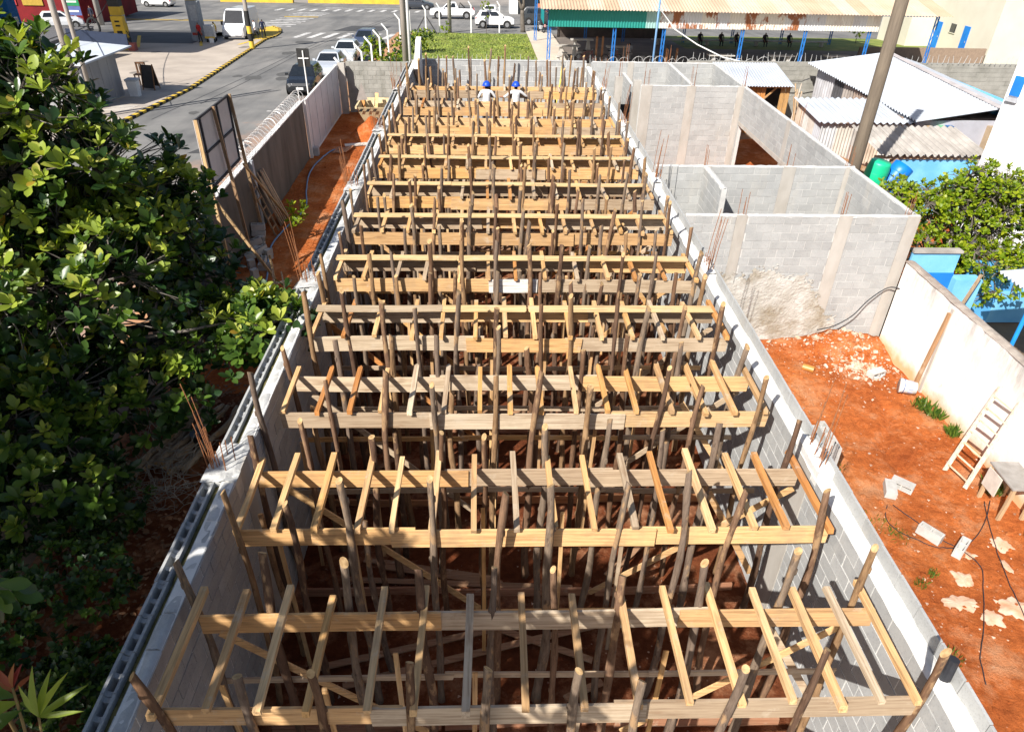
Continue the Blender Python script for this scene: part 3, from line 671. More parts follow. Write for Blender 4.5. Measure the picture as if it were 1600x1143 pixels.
    for i in range((0, 2, 3)[r] if r < 3 else 6 if r < 8 else 5): post(T, .95 + i * (1.05 if r < 8 else 1.35) + U(-.2, .2), ym + U(-.25, .25), -.02, 3.16 + U(-.25, .0), 'short_prop', .05)
    for i in range(4): board(T, (U(.8, 6.4), yf + U(-.4, .6), EZ(2, yf) + .05), (U(.8, 6.4), yf + U(-.4, 1.4), EZ(3, yf) + .06), .1, .022, (0, 0, 1), WX, 'offcut', (.34, .2, .12))
    for i in range((6 if r < 3 else 8) if r < 7 else 4):                           # thin uprights between
        x = .9 + i * .82 + U(-.2, .2) if r < 7 else 1.2 + 1.6 * i; y = ym + U(-.3, .3); zt = U(2.4, 3.0) if r < 9 else 2.6
        board(T, (x, y, .0), (x + U(-.05, .05), y + U(-.06, .06), zt), .05, .022, (0, 1, 0), WZ, 'thin_upright', wcol(.75, .2, .05))
    for (xa, za, xb, zb) in ((.55, 2.75, 3.1, .25), (7.1, 2.75, 4.9, .6), (6.2, 2.6, 7.2, 1.0)):   # diagonal braces
        board(T, (xa + U(0, .2), yb + .2 + U(-.1, .1), za), (xb + U(-.2, .2), yb + .24, zb), .022, .09, (0, 0, 1), WX, 'diagonal_brace', wcol(.5, .4, .02))
    for k in range(3):                                           # ground boards, stained by the soil
        xa = .6 + k * 2.2; board(T, (xa, yf - .45 + U(-.05, .05), EZ(xa + 1, yf - .45) + .07), (xa + 2.15, yf - .45 + U(-.05, .05), EZ(xa + 1, yf - .45) + .07), .03, .17, (0, 0, 1), WX, 'ground_board', (.4, .2, .12) if r % 3 else (.5, .24, .11))
def loose_post(x, y, z1, label, group):
    o = post(None, x, y, -.02, z1, 'log_post'); tag(o, label, 'post', group)
for i in range(11): loose_post(.8 + .62 * i + U(-.15, .15), 28.3 + U(-.35, .5), 3.75 + U(-.25, .25), 'bare log post standing free between the workers and the far end wall', 'loose log posts behind the workers')
for i in range(9): loose_post(.9 + .78 * i + U(-.2, .2), 30.3 + U(-.3, .4), 3.65 + U(-.3, .35), 'bare log post standing free right before the far end wall', 'loose log posts by the end wall')
# yellow hose hanging over the end wall
tag(MB().tube([(6.45, 31.72, 3.0), (6.45, 31.55, 3.26), (6.42, 31.35, 3.1), (6.35, 31.1, 2.5), (6.15, 30.5, 1.6), (6.0, 30.0, .3), (6.0, 29.8, 0.03)], .03, 7).obj('yellow_hose', PLAS, smooth=True, color=(.75, .62, .06)), 'yellow hose hanging down over the far end wall', 'hose')

# ================================================================== PEOPLE
SKIN = M('skin', (.32, .17, .11), (.26, .13, .085), rough=.6)
HAIR = M('dark_hair', (.016, .012, .01), (.01, .008, .007), rough=.7)
def person(name, label, loc, rz, shirt, pants, H=1.7, arms=None, stride=.06, sit=False, fingers=True, short=True, group=None, lean=0.0):
    """one continuous skinned body; arms = ((elbowL, handL), (elbowR, handR)) in body units (height 1.7), y forward"""
    if arms is None: arms = (((-.29, -.02, 1.12), (-.30, .06, .86)), ((.29, -.02, 1.12), (.30, .06, .86)))
    V = []; E = []; rr = []
    def v(p, r, par=None):
        V.append(p); rr.append(r); i = len(V) - 1
        if par is not None: E.append((par, i))
        return i
    l = lambda z: lean * max(0, z - .95)
    pel = v((0, 0, .96), (.155, .115)); wa = v((0, l(1.1), 1.1), (.14, .1), pel); ch = v((0, l(1.3), 1.3), (.165, .115), wa); up = v((0, l(1.43), 1.43), (.12, .085), ch)
    nk = v((0, l(1.5) + .01, 1.5), (.055, .055), up); hd = v((0, l(1.58) + .03, 1.585), (.078, .092), nk); tp = v((0, l(1.66) + .03, 1.655), (.07, .085), hd)
    for s, (el, ha) in ((-1, arms[0]), (1, arms[1])):
        sh = v((s * .19, l(1.4), 1.41), (.062, .062), up); e = v(el, (.046, .046), sh)
        h = Vector(ha); d = (h - Vector(el)).normalized(); wr = v(tuple(h), (.032, .03), e); pa = v(tuple(h + d * .075), (.038, .022), wr)
        if fingers:
            side = d.cross(Vector((0, 0, 1))); side = side.normalized() if side.length > .1 else Vector((0, 1, 0)); dn = side.cross(d)
            for k, fl in enumerate((.06, .072, .066, .05)):
                o = side * (k - 1.5) * .02; a = v(tuple(h + d * (.1 + fl * .5) + o), (.0095, .0095), pa); v(tuple(h + d * (.1 + fl * .9) + o - dn * .02), (.008, .008), a)
            a = v(tuple(h + d * .06 - side * .05), (.011, .011), pa); v(tuple(h + d * .1 - side * .062), (.009, .009), a)
    for s in (-1, 1):
        st = stride * s
        if sit: k = v((s * .12, .42, .93), (.075, .075), v((s * .1, .08, .92), (.1, .1), pel)); an = v((s * .12, .44, .52), (.042, .042), k); v((s * .12, .58, .47), (.042, .03), an)
        else:
            hp = v((s * .095, 0, .87), (.098, .1), pel); k = v((s * .105, st * .5 + .02, .5), (.066, .066), hp); an = v((s * .11, st - .03, .1), (.044, .046), k); v((s * .12, st + .12, .04), (.044, .034), an)
    me = bpy.data.meshes.new(name); me.from_pydata(V, E, [])
    o = bpy.data.objects.new('tmp', me); C.objects.link(o)
    m = o.modifiers.new('s', 'SKIN'); m.use_smooth_shade = True
    sv = me.skin_vertices[0].data
    for i, q in enumerate(rr): sv[i].radius = q; sv[i].use_root = (i == 0)
    ss = o.modifiers.new('u', 'SUBSURF'); ss.levels = 1; ss.render_levels = 1
    dg = bpy.context.evaluated_depsgraph_get(); me2 = bpy.data.meshes.new_from_object(o.evaluated_get(dg)); bpy.data.objects.remove(o)
    me2.name = name
    for q in (CLOTH, M(name + label[:6] + 'p', pants, tuple(x * .8 for x in pants), ns=9), SKIN, HAIR, BLK): me2.materials.append(q)
    zc = .44 if sit else .0
    for p in me2.polygons:
        c = p.center; ax = abs(c.x); k = 0
        if c.z > 1.5 - .01 and ax < .13: k = 3 if (c.z > 1.64 or c.y < l(1.6) + .02) and c.z > 1.52 else 2
        elif c.z < .95 and ax < .24 and not (any(math.dist(c, h[1]) < .16 for h in arms)): k = 1
        if not sit and c.z < .085: k = 4
        for el, ha in arms:
            t = (Vector(ha) - Vector(el)); s_ = (c - Vector(el)).dot(t) / t.length_squared
            if s_ > (.1 if short else .85) and (c - Vector(el) - t * s_).length < .09: k = 2
        p.material_index = k
    me2.transform(Matrix.Scale(H / 1.735, 4)); o = bpy.data.objects.new(name, me2); C.objects.link(o); o.location = loc; o.rotation_euler = (0, 0, rz); o.color = (*shirt, 1)
    return tag(o, label, 'person', group)
def helmet(p, rz=0):
    h = MB(); r = (.14, .165, .15); h.sphere((0, 0, 0), r, 18, 10, zmin=-.02)
    h.tube([(0, 0, -.012), (0, 0, .004)], [.158, .156], 18); h.box((0, .15, -.006), (.17, .07, .012)); h.box((0, 0, .122), (.03, .2, .014))
    return h, p
wz = 1.86
for x, lab, arm in ((3.28, 'left one of two workers in blue helmet and white shirt, back to the camera', (((-.30, .06, 1.2), (-.2, .3, 1.18)), ((.33, .1, 1.2), (.36, .36, 1.12)))),
                    (4.32, 'right one of two workers in blue helmet and white shirt, arms spread to the boards', (((-.40, .1, 1.24), (-.55, .3, 1.2)), ((.4, .1, 1.24), (.58, .26, 1.26))))):
    o = person('person', lab, (x, 25.85, wz), U(-.15, .15), (.78, .78, .78), (.1, .12, .17), 1.66, arm, lean=.12)
    h, p = helmet(0); ho = h.obj('safety_helmet', PLAS, o, smooth=True, color=(.01, .07, .55), local=True); ho.location = (0, .09, 1.56)
sf = thing('scaffold_plank', 'scaffold plank on trestles under the two workers', 'scaffold', (3.8, 25.85, 0))
board(sf, (2.4, 25.85, wz - .02), (5.3, 25.85, wz - .02), .3, .035, (0, 0, 1), WX, 'plank', (.5, .38, .24))
for x in (2.5, 5.2):
    for y in (25.73, 25.97): board(sf, (x, y, 0), (x, y, wz - .04), .06, .06, (0, 1, 0), WZ, 'leg', (.45, .33, .2))

# ================================================================== LEFT CORRIDOR
def build_corridor():
    XB = -3.82
    W = thing('boundary_wall', 'dark weathered concrete boundary wall along the street with white edge', 'wall', (XB, 16, 0))
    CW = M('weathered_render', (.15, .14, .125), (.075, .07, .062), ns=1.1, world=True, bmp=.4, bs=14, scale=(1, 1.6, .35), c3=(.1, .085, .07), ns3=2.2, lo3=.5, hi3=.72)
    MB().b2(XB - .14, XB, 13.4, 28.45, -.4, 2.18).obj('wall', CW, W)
    MB().b2(XB - .15, XB + .012, 13.4, 28.45, 2.18, 2.22).obj('white_coping', WHITEP, W)
    for y in (15.5, 21.2): MB().b2(XB + .0, XB + .1, y - .08, y + .08, 0, 2.2).obj('pillar', M('grey_pillar', (.42, .44, .47), (.34, .36, .39), ns=3), W)
    # coil of razor wire
    z = thing('razor_wire', 'coil of bright razor wire along the boundary wall top', 'wire', (XB, 20, 2.2))
    pts = []; n = 46; y0, y1 = 14.0, 28.3
    for i in range(n * 14): t = i / (n * 14); a = 2 * math.pi * i / 14; pts.append((XB - .06 + .235 * math.cos(a), y0 + (y1 - y0) * t + .03 * math.sin(i * .7), 2.46 + .235 * math.sin(a)))
    MB().tube(pts, .0075, 4, m=0).obj('coil', M('galvanised', (.66, .66, .66), (.5, .5, .5), rough=.4, metal=.3), z)
    MB().tube([(XB - .06, y0, 2.26), (XB - .06, y1, 2.26)], .007, 4).obj('line_wire', M('galvanised', (.66, .66, .66)), z); MB().tube([(XB - .06, y0, 2.66), (XB - .06, y1, 2.66)], .007, 4).obj('line_wire', M('galvanised', (.66, .66, .66)), z)
    for y in (14, 15.5, 21.2, 28.3): MB().tube([(XB - .06, y, 2.2), (XB - .06, y, 2.75)], .016, 6).obj('bracket', WHITEP, z)
    # sheet steel gate
    g = thing('sheet_gate', 'tall white sheet metal gate of vertical panels, seen in shade', 'gate', (XB + .1, 32, 0)); GP = M('gate_paint', (.62, .63, .68), (.52, .53, .58), ns=2, world=True, rough=.5)
    n = 11; a, b = 28.5, 35.2
    for i in range(n):
        ya = a + (b - a) * i / n; yb = a + (b - a) * (i + 1) / n
        MB().b2(XB + .05, XB + .075 + (.012 if i % 2 else 0), ya + .012, yb - .012, .05, 2.17).obj('gate_panel', GP, g)
    MB().b2(XB + .02, XB + .05, a, b, .05, 2.16).obj('backing_sheet', M('gate_back', (.3, .31, .34)), g)
    for z_ in (.05, 2.19): MB().b2(XB + .02, XB + .1, a, b, z_ - .03, z_ + .03).obj('rail', WHITEP, g)
    for y in (a, b): MB().b2(XB + .01, XB + .12, y - .05, y + .05, 0, 2.25).obj('gate_post', WHITEP, g)
    MB().b2(XB + .1, XB + .3, 28.7, 28.95, .02, .35).obj('gate_motor', STEELP, g)
    tag(MB().b2(XB + .13, XB + .45, 35.25, 35.5, -.1, 2.3).obj('brick_pillar', CONC), 'beige concrete pillar at the gate end', 'pillar')
    # back boundary wall, mossy blocks
    Wb = thing('block_wall', 'long stained block wall closing the site at the back, topped with spikes', 'wall', (6, 36, 0))
    block_wall(Wb, (XB + .45, 35.75), (12.9, 36.0), -.9, 16, .16, 120, BLOCKO, mort=BLOCKO)
    block_wall(Wb, (12.9, 36.0), (40, 36.4), -.9, 17, .16, 140, BLOCKO, mort=BLOCKO)
    MB().b2(-.3, 7.5, 35.82, 36.06, 2.31, 2.36).obj('coping', M('coping_grey', (.3, .28, .27)), Wb)
    SP = M('spike_wire', (.6, .6, .58), (.4, .4, .4), rough=.5)
    spk = MB().tube([(0, 0, 0), (0, 0, .3)], [.014, .008], 4).mesh('spike', SP)
    for i in range(34): inst('spike', spk, Wb, (-.2 + i * .23, 35.95, 2.35), (U(-.08, .08), U(-.1, .1), 0), (1, 1, U(.6, 1.1)))
    for i in range(95): inst('spike', spk, Wb, (8.2 + i * .26, 36.05, 2.3 if 8.2 + i * .26 < 13 else 2.5), (U(-.1, .1), U(-.25, .25), 0), (1, 1, U(.8, 1.4)))
    for i in range(14):                                          # loops of wire over the wall
        x = 9.3 + i * .55 + U(-.1, .1); r = U(.22, .34)
        MB().tube([(x + r * math.cos(q * math.pi / 8), 36 + .06 * math.sin(q), 2.3 + r * 1.25 * math.sin(q * math.pi / 8)) for q in range(9)], .011, 4).obj('wire_loop', SP, Wb)
    # billboard frame, seen from behind
    bb = thing('hoarding_frame', 'tall timber framed hoarding panel seen from behind, standing against the wall', 'hoarding', (-3.6, 18.8, 0))
    MB().b2(-3.72, -3.705, 17.5, 20.1, 2.6, 4.34).obj('panel', M('panel_back', (.58, .52, .48), (.5, .45, .42), ns=2, world=True), bb)
    DK = M('dark_batten', (.06, .06, .065), (.04, .04, .045))
    for (ya, yb, za, zb) in ((17.5, 20.1, 4.3, 4.36), (17.5, 20.1, 2.58, 2.64), (17.5, 20.1, 3.44, 3.49), (17.82, 17.88, 2.6, 4.34), (19.1, 19.16, 2.6, 4.34), (20.04, 20.1, 2.6, 4.34)): MB().b2(-3.705, -3.665, ya, yb, za, zb).obj('batten', DK, bb)
    for y, f, c in ((17.47, -.2, (.6, .42, .22)), (18.75, .3, (.34, .22, .13)), (20.1, .3, (.3, .2, .11))): board(bb, (-3.64, y, 4.36), (-3.52, y + f, 0), .075, .06, (0, 1, 0), WZ, 'upright', c)
    board(bb, (-3.58, 17.42, 2.4), (-2.5, 17.6, .1), .07, .05, (0, 1, 0), WZ, 'raking_prop', (.55, .38, .2)); board(bb, (-3.58, 20.0, 2.5), (-3.1, 21.9, .05), .06, .05, (0, 1, 0), WZ, 'raking_prop', (.5, .35, .19))
    # things leaning on the wall
    ld = thing('wooden_ladder', 'old wooden ladder leaning on the boundary wall behind the hoarding', 'ladder', (-3.4, 21, 0))
    for y in (20.75, 21.15): board(ld, (-3.28, y, 0), (-3.74, y - .15, 1.7), .05, .03, (0, 1, 0), WZ, 'rail', (.36, .27, .18))
    for k in range(5): q = (k + .7) / 5.4; board(ld, (-3.28 - .46 * q, 20.72 - .15 * q, 1.7 * q), (-3.28 - .46 * q, 21.18 - .15 * q, 1.7 * q), .03, .04, (0, 0, 1), WY, 'rung', (.4, .25, .15))
    st = thing('timber_stack', 'thin grey boards leaning in a stack against the boundary wall', 'timber', (-3.5, 22, 0))
    for k in range(9): board(st, (-3.3 + .02 * (k % 3), 21.55 + k * .1, .0), (-3.74, 21.3 + k * .1, 1.55 + U(-.1, .2)), .085, .02, (.5, 0, 1), WZ, 'board', R.choice(WEATH) if k % 3 else (.3, .22, .16))
    # heap of old hollow blocks
    HB = hollow_block_mesh()
    spots = [(-3.55, 19.6, .3, .4), (-3.45, 19.3, .1, 1.2), (-3.2, 19.35, .1, .3), (-3.3, 19.0, .1, 2.0), (-3.05, 19.1, .1, .9), (-3.5, 18.8, .1, .2), (-3.1, 18.7, .1, 1.7), (-3.35, 18.4, .1, .7), (-3.25, 19.1, .3, 1.1), (-3.4, 18.75, .3, .5), (-2.95, 18.35, .1, .1), (-3.1, 17.8, .1, 1.0), (-3.5, 20.0, .1, .0), (-3.6, 20.2, .3, .1), (-3.6, 20.25, .5, .2)]
    for i, (x, y, z_, a_) in enumerate(spots):
        o = bpy.data.objects.new('hollow_block', HB); C.objects.link(o); o.location = (x, y, z_ + EZ(x, y)); o.rotation_euler = (U(-.35, .35) if z_ > .2 else U(-.1, .1), R.choice((0, 1.57)) if z_ < .2 else U(-.3, .3), a_); o.color = (.38, .36, .35, 1)
        tag(o, 'old grey hollow block in the tumbled heap beside the boundary wall', 'block', 'tumbled blocks beside the boundary wall')
    # stakes and planks
    k = thing('stake_brace', 'braced stake of rough sticks beside the left block wall', 'stake', (-2.3, 16.8, 0))
    board(k, (-2.45, 17.45, 0), (-2.5, 17.5, .85), .05, .05, (0, 1, 0), WZ, 'stake', (.5, .36, .2)); board(k, (-2.1, 16.1, 0), (-2.45, 17.4, .5), .05, .05, (0, 0, 1), WY, 'stick', (.42, .3, .2)); board(k, (-2.4, 16.9, .3), (-1.9, 17.1, .3), .03, .05, (0, 0, 1), WX, 'stick', (.6, .5, .4)); board(k, (-1.9, 16.4, 0), (-2.2, 17.3, .45), .04, .04, (0, 0, 1), WY, 'stick', (.5, .38, .25))
    tag(board(None, (-1.95, 15.3, .06), (-1.75, 17.5, .06), .22, .03, (0, 0, 1), WY, 'white_plank', (.72, .68, .62)), 'pale plank lying on red soil beside the braced stake', 'plank')
    pl = thing('pallet', 'small slatted wooden pallet lying under the tree', 'pallet', (-3.05, 16.3, 0))
    for i in range(4): board(pl, (-3.45 + .2 * i, 15.8, .1), (-3.2 + .2 * i, 16.7, .1), .1, .02, (0, 0, 1), WY, 'slat', (.48, .26, .15))
    for y in (15.95, 16.55): board(pl, (-3.5, y, .045), (-2.5, y, .045), .08, .07, (0, 0, 1), WX, 'bearer', (.4, .24, .15))
    hose = [(-2.2, 30.2), (-2.6, 29.9), (-3.06, 29.5), (-3.3, 28.6), (-3.45, 27.4), (-3.38, 26), (-3.15, 24.6), (-2.86, 23.2), (-2.94, 22.1), (-3.12, 21.2), (-3.2, 20.2), (-3.12, 19.3), (-2.9, 18.4), (-2.7, 17.3), (-2.55, 16.2), (-2.5, 14.8), (-2.6, 13.5)]
    tag(MB().tube([(p.x, p.y, EZ(p.x, p.y) + .035) for p in smooth_path([(x, y, 0) for x, y in hose])], .026, 7).obj('blue_hose', PLAS, smooth=True, color=(.14, .28, .48)), 'thin blue hose winding along the red soil corridor', 'hose')
    tag(board(None, (-2.7, 30.1, .05), (-.2, 30.7, .06), .3, .04, (0, 0, 1), WX, 'white_plank', (.66, .64, .62)), 'whitish plank lying across the corridor below the soil heap', 'plank')
    for i in range(4): tag(board(None, (-3.0 + .16 * i, 29.0 + U(-.1, .1), .05 + .02 * i), (-2.85 + .17 * i, 29.75 + U(-.1, .1), .06 + .02 * i), .14, .025, (0, 0, 1), WY, 'short_board', R.choice(((.42, .2, .12), (.5, .27, .16)))), 'short reddish board end dropped by the gate', 'board', 'short boards dropped by the gate')
    # builders' skip
    sk = thing('waste_skip', 'worn cream waste skip with dark stripes and letters behind the soil heap', 'skip', (-1.6, 34.1, 0)); SKM = M('skip_paint', (.62, .53, .33), (.4, .3, .18), ns=3, world=True, bmp=.2)
    mb = MB(); b0 = [(-2.2, 33.1, .05), (-.95, 33.1, .05), (-.95, 34.3, .05), (-2.2, 34.3, .05)]; t0 = [(-2.55, 32.7, .95), (-.6, 32.7, .95), (-.6, 34.6, .95), (-2.55, 34.6, .95)]
    t1 = [(-2.49, 32.75, .95), (-.66, 32.75, .95), (-.66, 34.55, .95), (-2.49, 34.55, .95)]; b1 = [(x, y, z_ + .05) for x, y, z_ in b0]
    mb.add(b0 + t0 + t1 + b1, [(3, 2, 1, 0)] + [(i, (i + 1) % 4, 4 + (i + 1) % 4, 4 + i) for i in range(4)] + [(4 + i, 4 + (i + 1) % 4, 8 + (i + 1) % 4, 8 + i) for i in range(4)] + [(8 + i, 8 + (i + 1) % 4, 12 + (i + 1) % 4, 12 + i) for i in range(4)] + [(12, 13, 14, 15)]).obj('tub', SKM, sk)
    for x in (-2.55, -.6): MB().b2(x - .04, x + .04, 32.65, 34.65, .9, 1.0).obj('rim', SKM, sk)
    for i in range(3): x = -2.55 + .3 * i; MB().add([(x + .1, 32.72, .76), (x + .24, 32.72, .76), (x + .34, 32.67, .9), (x + .2, 32.67, .9)], [(0, 1, 2, 3)]).obj('stripe', BLK, sk)
    text_obj('GE', .45, (-1.95, 32.86, .36), (rad(66), 0, 0), BLK, 'skip_letters', sk, 0)
    for i in range(3): board(sk, (-2.3 + .5 * i, 33.4, .6), (-2.5 + .7 * i, 34.2, 1.05 + U(-.1, .2)), .16, .025, (0, 1, 0), WZ, 'waste_board', wcol())
    MB().add([(-2.6, 33.3, 1.1), (-2.1, 33.3, 1.15), (-2.3, 34, 1.25), (-2.35, 33.5, 1.85)], [(0, 1, 3), (1, 2, 3), (2, 0, 3)]).obj('cement_bag', M('grey_bag', (.25, .22, .2)), sk)
    rb = thing('rebar_bundle', 'tall bundle of thin rusty bars standing before the stained block wall', 'rebar', (-1.2, 35.0, 0)); rebar_group(rb, -.9, 35.2, 0, 10, 3.0, .35, .1)
    # logs and bucket lying in the shade of the tree
    for i in range(7):
        a_ = U(-.1, .1); x = -3.3 + i * .17; lg = bpy.data.objects.new('felled_log', LOGS[i % 9]); C.objects.link(lg); lg.location = (x, 9.9 + U(-.2, .2), .09); lg.rotation_euler = (rad(-89), 0, -.35 + a_); lg.scale = (1.3, 1.3, 1.9); lg.color = (.34, .27, .2, 1)
        tag(lg, 'short log in the pile lying in shade under the tree', 'log', 'logs piled in the shade under the tree')
    bk = thing('black_bucket', 'black bucket standing by the logs in the tree shade', 'bucket', (-2.2, 10.7, 0))
    MB().tube([(-2.2, 10.7, .02), (-2.2, 10.7, .3), (-2.2, 10.7, .31), (-2.2, 10.7, .29), (-2.2, 10.7, .05)], [.12, .16, .165, .15, .11], 16, caps=True).obj('body', PLAS, bk, color=(.02, .02, .022)); MB().tube([(-2.36, 10.7, .3), (-2.3, 10.62, .2), (-2.2, 10.56, .16), (-2.1, 10.62, .2), (-2.04, 10.7, .3)], .006, 5).obj('handle', STEELP, bk)
def text_obj(body, size, loc, rot, mat, name, parent=None, ext=.004, align='LEFT'):
    cu = bpy.data.curves.new(name, 'FONT'); cu.body = body; cu.size = size; cu.extrude = ext; cu.align_x = align
    to = bpy.data.objects.new('tmp', cu); C.objects.link(to); dg = bpy.context.evaluated_depsgraph_get()
    me = bpy.data.meshes.new_from_object(to.evaluated_get(dg)); bpy.data.objects.remove(to); me.materials.clear(); me.materials.append(mat)
    o = bpy.data.objects.new(name, me); C.objects.link(o); o.parent = parent; o.location = Vector(loc) - rootloc(parent); o.rotation_euler = rot; return o
def hollow_block_mesh():
    mb = MB(); l, w_, h, t = .39, .14, .19, .026
    # outline with two cells, walls as boxes
    mb.b2(-l / 2, l / 2, -w_ / 2, -w_ / 2 + t, -h / 2, h / 2); mb.b2(-l / 2, l / 2, w_ / 2 - t, w_ / 2, -h / 2, h / 2)
    for x in (-l / 2 + t / 2 + .001, 0, l / 2 - t / 2 - .001): mb.b2(x - t / 2, x + t / 2, -w_ / 2 + t, w_ / 2 - t, -h / 2 + .001, h / 2 - .001)
    return mb.mesh('hollow_block', M('loose_block', (.5, .49, .47), (.4, .39, .37), ns=6, rnd=.1, bmp=.4, bs=60))
build_corridor()
# ================================================================== RIGHT YARD AND NEIGHBOURS
def corr(mb, a, b, c, d, n, amp, m=0, rows=1, ppw=6):
    """corrugated sheet: ridges run a->d and b->c, n waves from a to b"""
    a, b, c, d = map(Vector, (a, b, c, d)); nr = ((b - a).cross(d - a)).normalized(); vs = []; fs = []; k = n * ppw
    for j in range(rows + 1):
        t = j / rows; p, q = a.lerp(d, t), b.lerp(c, t)
        for i in range(k + 1): vs.append(p.lerp(q, i / k) + nr * amp * math.sin(2 * math.pi * i / ppw))
    for j in range(rows):
        for i in range(k): o = j * (k + 1) + i; fs.append((o, o + 1, o + k + 2, o + k + 1))
    return mb.add(vs, fs, m)
def sheets(root, a, b, c, d, count, waves, amp, mats, name='roof_sheet', lap=.0, cols=None):
    a, b, c, d = map(Vector, (a, b, c, d)); up = ((b - a).cross(d - a)).normalized()
    for i in range(count):
        t0, t1 = i / count, (i + 1) / count + (lap if i < count - 1 else 0)
        mt = mats[i % len(mats)] if isinstance(mats, list) else mats
        o = up * (.006 * (i % 2))
        corr(MB(), a.lerp(b, t0) + o, a.lerp(b, t1) + o, d.lerp(c, t1) + o, d.lerp(c, t0) + o, waves, amp).obj(name, mt, root, smooth=True, color=(cols[i] if cols else None))
WT = M('white_tin', (.47, .5, .55), (.38, .41, .46), ns=.8, world=True, rough=.4, spec=.4)
TIN = M('aged_tin', 'OBJ', (.72, .7, .68), ns=1.5, rough=.55, spec=.3)
FIBRE = M('fibre_cement', (.42, .39, .36), (.25, .23, .21), ns=1.2, world=True, bmp=.4, bs=20)
BLUEW = M('blue_wall_paint', (.2, .5, .76), (.13, .4, .68), ns=1.4, world=True, bmp=.2, bs=20)
DBLUE = M('deep_blue_paint', (.015, .2, .6), (.012, .15, .5), ns=2, world=True)
def peeled():
    m, t, b = nodes('peeling_white_wall'); v = coords(t, True); v2 = coords(t, True, (1, 1, .25))
    col = ramp(t, noi(t, v, .8, 5), [(.3, (.78, .75, .7)), (.6, (.86, .84, .81))])
    st = ramp(t, noi(t, v2, 4, 6, .7), [(.42, (0, 0, 0)), (.66, (1, 1, 1))])
    sp = t.nodes.new('ShaderNodeSeparateXYZ'); t.links.new(v, sp.inputs[0])
    high = ramp(t, sp.outputs[2], [(.2, (0, 0, 0)), (1, (1, 1, 1))]); n1 = mth(t, 'MULTIPLY', mth(t, 'MULTIPLY', st, ramp(t, mth(t, 'SUBTRACT', sp.outputs[2], 1.2), [(0, (0, 0, 0)), (.9, (1, 1, 1))])), .8)
    col = mix(t, n1, col, (.33, .31, .29))
    soil = ramp(t, mth(t, 'ADD', mth(t, 'MULTIPLY', sp.outputs[2], 1.4), mth(t, 'MULTIPLY', noi(t, v, 3, 5), .7)), [(.5, (1, 1, 1)), (.95, (0, 0, 0))])
    col = mix(t, mth(t, 'MULTIPLY', soil, .85), col, (.6, .34, .12))
    sk = ramp(t, noi(t, v, 2.3, 5, .75), [(.66, (0, 0, 0)), (.71, (1, 1, 1))]); col = mix(t, mth(t, 'MULTIPLY', sk, .5), col, (.5, .3, .2))
    t.links.new(col, b.inputs['Base Color']); b.inputs['Roughness'].default_value = .9; bump(t, b, noi(t, v, 9, 5), .35, .02)
    return m
